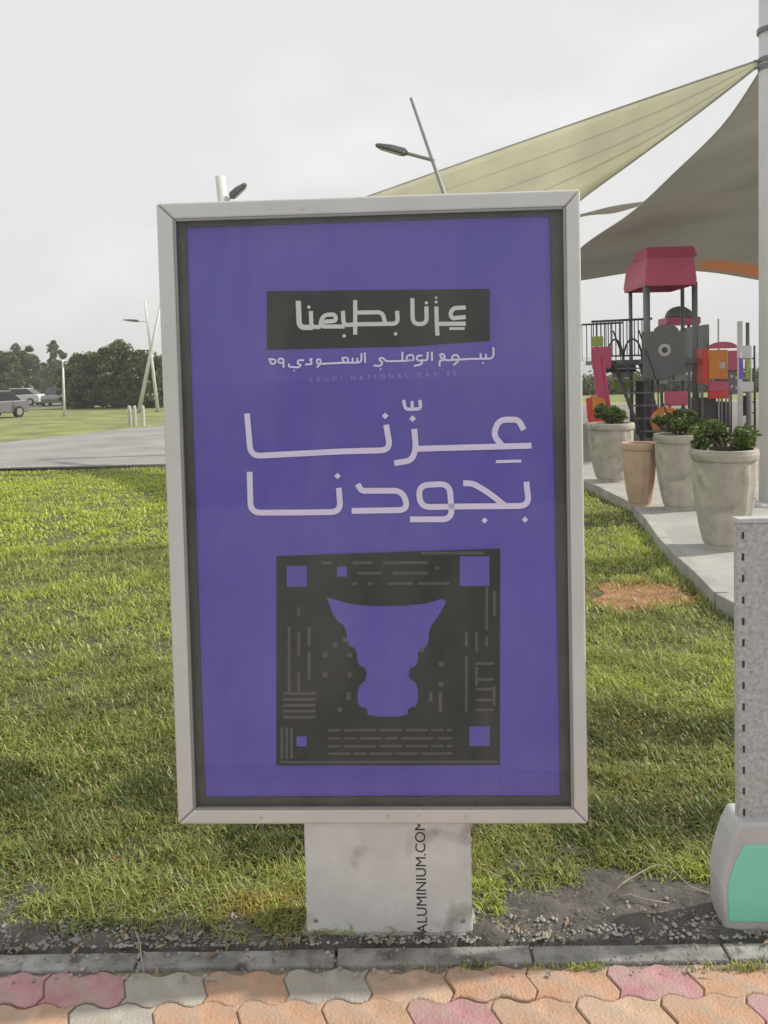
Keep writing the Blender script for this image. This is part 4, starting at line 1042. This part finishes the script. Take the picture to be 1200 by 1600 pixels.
# big grey panel with round emblem and arch top
pxl, pxr = xf(1004, -.9), xf(1072, -.9); pz0, pz1 = loc(U(1038, 592)).z, loc(U(1038, 520)).z
bm = bmesh.new(); pts = [(pxl, pz0), (pxr, pz0), (pxr, pz1)]
cxm = (pxl + pxr) / 2 + 0.06
for k in range(9):
    a = PI * k / 8; pts.append((cxm + 0.30 * math.cos(a), pz1 + 0.16 * math.sin(a)))
pts.append((pxl, pz1)); prism(bm, pts, -0.90, -0.85); pan = obj('panel', bm, M['play_grey'], tw, bevel=0.015)
bm = bmesh.new(); ec = loc(U(1038, 547, YT - .9)); lathe(bm, [(0.15, 0), (0.15, 0.02), (0.11, 0.025)], 20); em = obj('emblem', bm, M['play_pale'], pan); em.location = (ec.x, -0.9, ec.z); em.rotation_euler = (PI / 2, 0, 0)
bm = bmesh.new(); lathe(bm, [(0.07, 0.026), (0.07, 0.034)], 16); em2 = obj('emblem', bm, M['play_dark'], pan); em2.location = (ec.x, -0.9, ec.z); em2.rotation_euler = (PI / 2, 0, 0)
bx('shelf', (loc(U(1032, 590)).x, -1.0, loc(U(1032, 594)).z), (pxr, -0.9, loc(U(1032, 586)).z), M['play_steel'])
bx('panel', (xb - 0.06, -0.8, zpl - 0.35), (xb, 0.9, loc(U(1085, 510)).z), M['play_steel'], label='narrow side panel')
# bridge railing: two rails and balusters
zr1a, zr1b = loc(U(916, 505)).z, loc(U(1005, 501)).z
xs0 = loc(U(915, 505)).x
cyl('top_rail', (xs0, -0.55, zr1a), (xa + 0.3, -0.7, zr1b), 0.028, M['play_dark'])
cyl('bottom_rail', (xs0, -0.55, zpl + 0.1), (xa + 0.3, -0.7, zpl + 0.1), 0.02, M['play_dark'])
nb = 16
for k in range(nb):
    f = (k + 0.5) / nb; x = xs0 + (xa + 0.28 - xs0) * f
    cyl('baluster', (x, -0.55 - 0.15 * f, zpl + 0.1), (x, -0.55 - 0.15 * f, zr1a + (zr1b - zr1a) * f), 0.013, M['play_dark'], n=6)
cyl('top_rail', (xs0, 0.65, zr1a), (xa, 0.65, zr1b), 0.025, M['play_dark'])
for k in range(9):
    x = xs0 + (xa - xs0) * (k + 0.5) / 9; cyl('baluster', (x, 0.65, zpl), (x, 0.65, zr1a), 0.012, M['play_dark'], n=6)
# two hooped entry rails
for cx0, cx1, yy in ((938, 962, -0.62), (962, 990, -0.66)):
    a, b = loc(U(cx0, 575)), loc(U(cx1, 575)); zt_ = loc(U(950, 532)).z; pts = []
    for k in range(9):
        t_ = PI * k / 8; pts.append(((a.x + b.x) / 2 - (b.x - a.x) / 2 * math.cos(t_), yy, zpl + (zt_ - zpl) * math.sin(t_)))
    bm = bmesh.new(); tube(bm, pts, 0.024, 8); obj('hoop_rail', bm, M['play_dark'], tw, smooth=True)
# steps down towards the front: two dark stringers and treads
sa, sb = loc(U(948, 572)), loc(U(985, 655))
for off in (0, 0.62):
    a = Vector((sa.x + off, -0.6, zpl - 0.05)); b = Vector((sb.x - 0.25 + off * 0.9, -1.7, 0.0))
    bm = bmesh.new(); tube(bm, [a, a.lerp(b, 0.5) + Vector((0, 0, 0.03)), b], 0.045, 8); obj('stringer', bm, M['play_dark'], tw, smooth=True)
    bm = bmesh.new(); tube(bm, [a + Vector((0, 0, 0.75)), a.lerp(b, 0.5) + Vector((0, 0, 0.75)), b + Vector((0, 0, 0.6)), b], 0.02, 8); obj('handrail', bm, M['play_dark'], tw, smooth=True)
for k in range(6):
    f = (k + 0.6) / 6.3; a = Vector((sa.x, -0.6, zpl - 0.05)).lerp(Vector((sb.x - 0.25, -1.7, 0)), f); bx('tread', (a.x, a.y - 0.1, a.z), (a.x + 0.6, a.y + 0.1, a.z + 0.03), M['play_grey'])
# yellow green rolling panel below the bridge
a, b = loc(U(962, 607)), loc(U(990, 592)); bx('panel', (a.x, 0.2, a.z), (b.x, 0.25, b.z), M['green_p'], label='yellow green panel below the bridge')
a, b = loc(U(960, 590)), loc(U(990, 576)); bx('panel', (a.x, 0.2, a.z), (b.x, 0.24, b.z), M['play_pale'], label='pale panel below the bridge')
# things under the platform
a, b = loc(U(1000, 655)), loc(U(1026, 594)); bx('climbing_panel', (a.x, 0.3, 0), (b.x, 0.36, b.z), M['play_dark'])
for k in range(4):
    x = loc(U(1003 + 7 * k, 600)).x; cyl('bar', (x, -0.2, 0.1), (x, -0.2, zpl - 0.14), 0.02, M['play_steel'], n=8)
# red slide at the left
red0 = empty('slide', (U(928, 650).x, YT - 0.8, PLZ), label='red slide with raised red entrance panel at the left of the climbing tower', cat='slide')
def loc2(v): return v - Vector((U(928, 650).x, YT - 0.8, PLZ))
a, b = loc2(U(914, 577)), loc2(U(943, 546)); bx('entrance_panel', (a.x, 0.1, a.z), (b.x, 0.16, b.z + 0.05), M['red'], red0, 0.03)
bx('entrance_panel', (a.x, 0.1, b.z + 0.06), (a.x + 0.28, 0.14, b.z + 0.30), M['green_p'], red0, 0.02, label='small olive topped panel')
bm = bmesh.new(); vs_ = []
for k in range(13):
    f = k / 12; z = (a.z + 0.05) * (1 - f) ** 1.2 + 0.12; yy = 0.1 - 0.9 * f; x0_ = a.x - 0.03; w_ = 0.30
    sec = [(x0_, z + 0.22), (x0_ + 0.03, z + 0.22), (x0_ + 0.06, z), (x0_ + w_ - 0.06, z), (x0_ + w_ - 0.03, z + 0.22), (x0_ + w_, z + 0.22), (x0_ + w_ - 0.03, z - 0.05), (x0_ + 0.03, z - 0.05)]
    vs_.append([bm.verts.new((p[0], yy, p[1])) for p in sec])
for r0_, r1_ in zip(vs_, vs_[1:]):
    for i in range(8): bm.faces.new((r0_[i], r0_[(i + 1) % 8], r1_[(i + 1) % 8], r1_[i]))
bm.faces.new(vs_[0][::-1]); bm.faces.new(vs_[-1]); obj('chute', bm, M['red'], red0, smooth=False)
cyl('leg', (a.x + 0.12, -0.5, 0), (a.x + 0.12, -0.5, 0.4), 0.04, M['play_steel'], red0)
# orange-red seat beside it
sp = empty('spring_rider', (U(945, 648, 17.5).x, 17.5, PLZ), label='orange and red spring rider behind the farthest planter', cat='spring rider')
bm = bmesh.new()
prism(bm, [(-0.22, 0.30), (0.22, 0.30), (0.30, 0.48), (0.14, 0.46), (0.02, 0.42), (-0.12, 0.60), (-0.20, 0.86), (-0.28, 0.84), (-0.26, 0.5)], -0.05, 0.05); obj('body', bm, M['bright_red'], sp, bevel=0.02)
bm = bmesh.new(); prism(bm, [(-0.2, 0.62), (-0.02, 0.66), (0.0, 0.8), (-0.2, 0.9)], -0.07, 0.07); obj('handle', bm, M['orange'], sp, bevel=0.01)
sp.scale = (1.45, 1.3, 1.25)
bm = bmesh.new(); tube(bm, [(0.09 * math.cos(k * 0.7), 0.09 * math.sin(k * 0.7), 0.3 * k / 45) for k in range(46)], 0.012, 6); obj('spring', bm, M['play_steel'], sp)
# crawl tunnel (orange ring, red shell) under the tower
tn = empty('crawl_tunnel', (U(1048, 640, 18.6).x, 18.6, PLZ), label='orange ring and red shell of a crawl tunnel under the tower', cat='tunnel')
rr_ = 0.30
bm = bmesh.new()
n = 24; ring_ = []
for rad, yy in ((rr_, 0), (rr_, 0.9), (rr_ - 0.05, 0.9), (rr_ - 0.05, 0)):
    ring_.append([bm.verts.new((rad * math.cos(2 * PI * k / n), yy, 0.42 + rad * math.sin(2 * PI * k / n))) for k in range(n)])
for q_ in range(4):
    for k in range(n): bm.faces.new((ring_[q_][k], ring_[q_][(k + 1) % n], ring_[(q_ + 1) % 4][(k + 1) % n], ring_[(q_ + 1) % 4][k]))
obj('shell', bm, M['red'], tn, smooth=False)
bm = bmesh.new(); ring_ = []
for rad, yy in ((rr_ + 0.05, -0.08), (rr_ + 0.05, 0.02), (rr_ - 0.08, 0.02), (rr_ - 0.08, -0.08)):
    ring_.append([bm.verts.new((-0.12 + rad * math.cos(2 * PI * k / n), yy, 0.42 + rad * math.sin(2 * PI * k / n))) for k in range(n)])
for q_ in range(4):
    for k in range(n): bm.faces.new((ring_[q_][k], ring_[q_][(k + 1) % n], ring_[(q_ + 1) % 4][(k + 1) % n], ring_[(q_ + 1) % 4][k]))
obj('ring', bm, M['orange'], tn)
bx('foot', (-0.25, 0.05, 0.0), (0.25, 0.8, 0.13), M['play_dark'], tn)
a = Vector((0, 0, 0)); bx('panel', (-0.1, 0.1, 0.78), (0.45, 0.16, 1.12), M['red'], tn, 0.03)
# far tower with domed top seen between the posts
fy = 24.0
ft = empty('play_tower', (U(1062, 640, fy).x, fy, PLZ), label='farther play tower with a grey dome and red band seen between the near posts', cat='playground tower')
z0_ = U(1062, 512, fy).z - PLZ
bm = bmesh.new(); lathe(bm, [(0.40, z0_ + 0.30), (0.40, z0_ + 0.36), (0.34, z0_ + 0.5), (0.2, z0_ + 0.6), (0.03, z0_ + 0.64)], 20); obj('dome', bm, M['play_grey'], ft, smooth=True)
bx('band', (-0.5, -0.4, z0_ + 0.08), (0.5, 0.4, z0_ + 0.29), M['red'], ft, 0.03)
for sx in (-0.42, 0.42):
    for sy in (-0.34, 0.34): cyl('post', (sx, sy, 0), (sx, sy, z0_ + 0.08), 0.045, M['teal_p'] if sx > 0 and sy < 0 else M['play_steel'], ft)
bx('platform', (-0.5, -0.4, 1.2), (0.5, 0.4, 1.3), M['play_grey'], ft)
# right play structure
YR = 19.0
rt = empty('play_panel_house', (U(1120, 660, YR).x, YR, PLZ), label='play house of red and orange panels on black legs, right of the tower', cat='playground house')
O3 = Vector((U(1120, 660, YR).x, YR, PLZ))
def q3(px, py): v = P(px, py, YR) - O3; return v.x, v.z
def pan3(name, px0, py0, px1, py1, y0, y1, m, **k):
    x0_, z1_ = q3(px0, py0); x1_, z0__ = q3(px1, py1); return bx(name, (x0_, y0, z0__), (x1_, y1, z1_), m, rt, 0.012, **k)
pan3('side_panel', 1095, 545, 1104, 600, -0.12, 0.5, M['bright_red'])
pan3('panel', 1104, 547, 1136, 592, -0.06, -0.02, M['orange'])
pan3('panel', 1104, 560, 1120, 592, -0.14, -0.08, M['orange'])
pan3('panel', 1136, 548, 1153, 578, -0.10, -0.04, M['red'])
pan3('panel', 1120, 578, 1152, 616, -0.02, 0.04, M['play_grey'])
pan3('panel', 1105, 596, 1136, 611, -0.10, -0.04, M['red'])
pan3('panel', 1104, 612, 1134, 622, -0.16, -0.05, M['bright_red'])
pan3('window', 1121, 566, 1131, 576, -0.09, -0.065, M['play_pale'])
for a_x, a_y in ((1142, 588), (1142, 604), (1150, 590), (1150, 606)):
    x_, z_ = q3(a_x, a_y); bm = bmesh.new(); lathe(bm, [(0.035, 0), (0.035, 0.02)], 12); o = obj('knob', bm, M['play_pale'], rt); o.location = (x_, -0.02, z_); o.rotation_euler = (PI / 2, 0, 0)
x0_, zz0 = q3(1106, 545); x1_, _ = q3(1152, 545); bm = bmesh.new()
prism(bm, [(x0_, zz0)] + [((x0_ + x1_) / 2 + (x1_ - x0_) / 2 * -math.cos(PI * k / 10), zz0 + 0.16 * math.sin(PI * k / 10)) for k in range(1, 10)] + [(x1_, zz0)], -0.05, 0.03); obj('arch', bm, M['red'], rt)
pan3('base_box', 1092, 622, 1122, 668, 0.1, 0.5, M['play_dark'])
pan3('base_box', 1128, 628, 1142, 668, 0.1, 0.4, M['play_dark'])
for px_, py_, r, m_ in ((1124, 498, 0.02, M['pole']), (1098, 545, 0.035, M['play_steel']), (1143, 548, 0.03, M['play_dark'])):
    x_, z_ = q3(px_, py_); cyl('post', (x_, 0.06, 0), (x_, 0.06, z_), r, m_, rt)
for px_ in (1127, 1134, 1139): x_, z_ = q3(px_, 612); cyl('leg', (x_, -0.02, 0), (x_, -0.02, z_), 0.02, M['play_steel'], rt)
# tall grey climbing frame at the far right
cf = empty('climbing_frame', (U(1165, 660, 17.5).x, 17.5, PLZ), label='tall grey climbing frame with purple and lime slats beside the steel pole', cat='climbing frame')
O4 = Vector((U(1165, 660, 17.5).x, 17.5, PLZ))
def q4(px, py): v = P(px, py, 17.5) - O4; return v.x, v.z
for px_, py_, r, m_ in ((1156, 502, 0.055, M['pole']), (1168, 504, 0.04, M['play_steel']), (1179, 540, 0.025, M['play_dark']), (1173, 540, 0.018, M['pole'])):
    x_, z_ = q4(px_, py_); cyl('post', (x_, 0, 0), (x_, 0, z_), r, m_, cf)
for i_, (px0, px1, m_) in enumerate(((1153, 1158, 'purple_p'), (1162, 1168, 'green_p'))):
    a = q4(px0, 592); b = q4(px1, 560); bx('slat', (a[0], -0.1, a[1]), (b[0], -0.06, b[1]), M[m_], cf)
a = q4(1152, 560); b = q4(1172, 540); bx('panel', (a[0], -0.05, a[1]), (b[0], 0.02, b[1]), M['pole'], cf)
a = q4(1158, 612); b = q4(1176, 596); bx('panel', (a[0], -0.05, a[1]), (b[0], 0.02, b[1]), M['pole'], cf)
for k in range(6):
    a = q4(1156, 560 + k * 17); b = q4(1180, 560 + k * 17); cyl('rung', (a[0], 0.03, a[1]), (b[0], 0.03, b[1]), 0.016, M['play_dark'], cf, n=8)
a = q4(1160, 650); b = q4(1172, 618); bx('panel', (a[0], 0.05, a[1]), (b[0], 0.09, b[1]), M['play_dark'], cf)

# ------------------------------------------------------------------ haze
bm = bmesh.new(); box(bm, (-620, -620, -1.03), (620, 620, 24.0))
hm = bpy.data.materials.new('haze_air'); hm.use_nodes = True
t = hm.node_tree; t.nodes.clear()
ho = t.nodes.new('ShaderNodeOutputMaterial'); hv = t.nodes.new('ShaderNodeVolumePrincipled')
hv.inputs['Color'].default_value = (0.93, 0.94, 0.96, 1); hv.inputs['Density'].default_value = 0.0013
t.links.new(hv.outputs[0], ho.inputs['Volume'])
tag(obj('haze', bm, hm), kind='stuff', label='pale haze over the park', cat='haze')
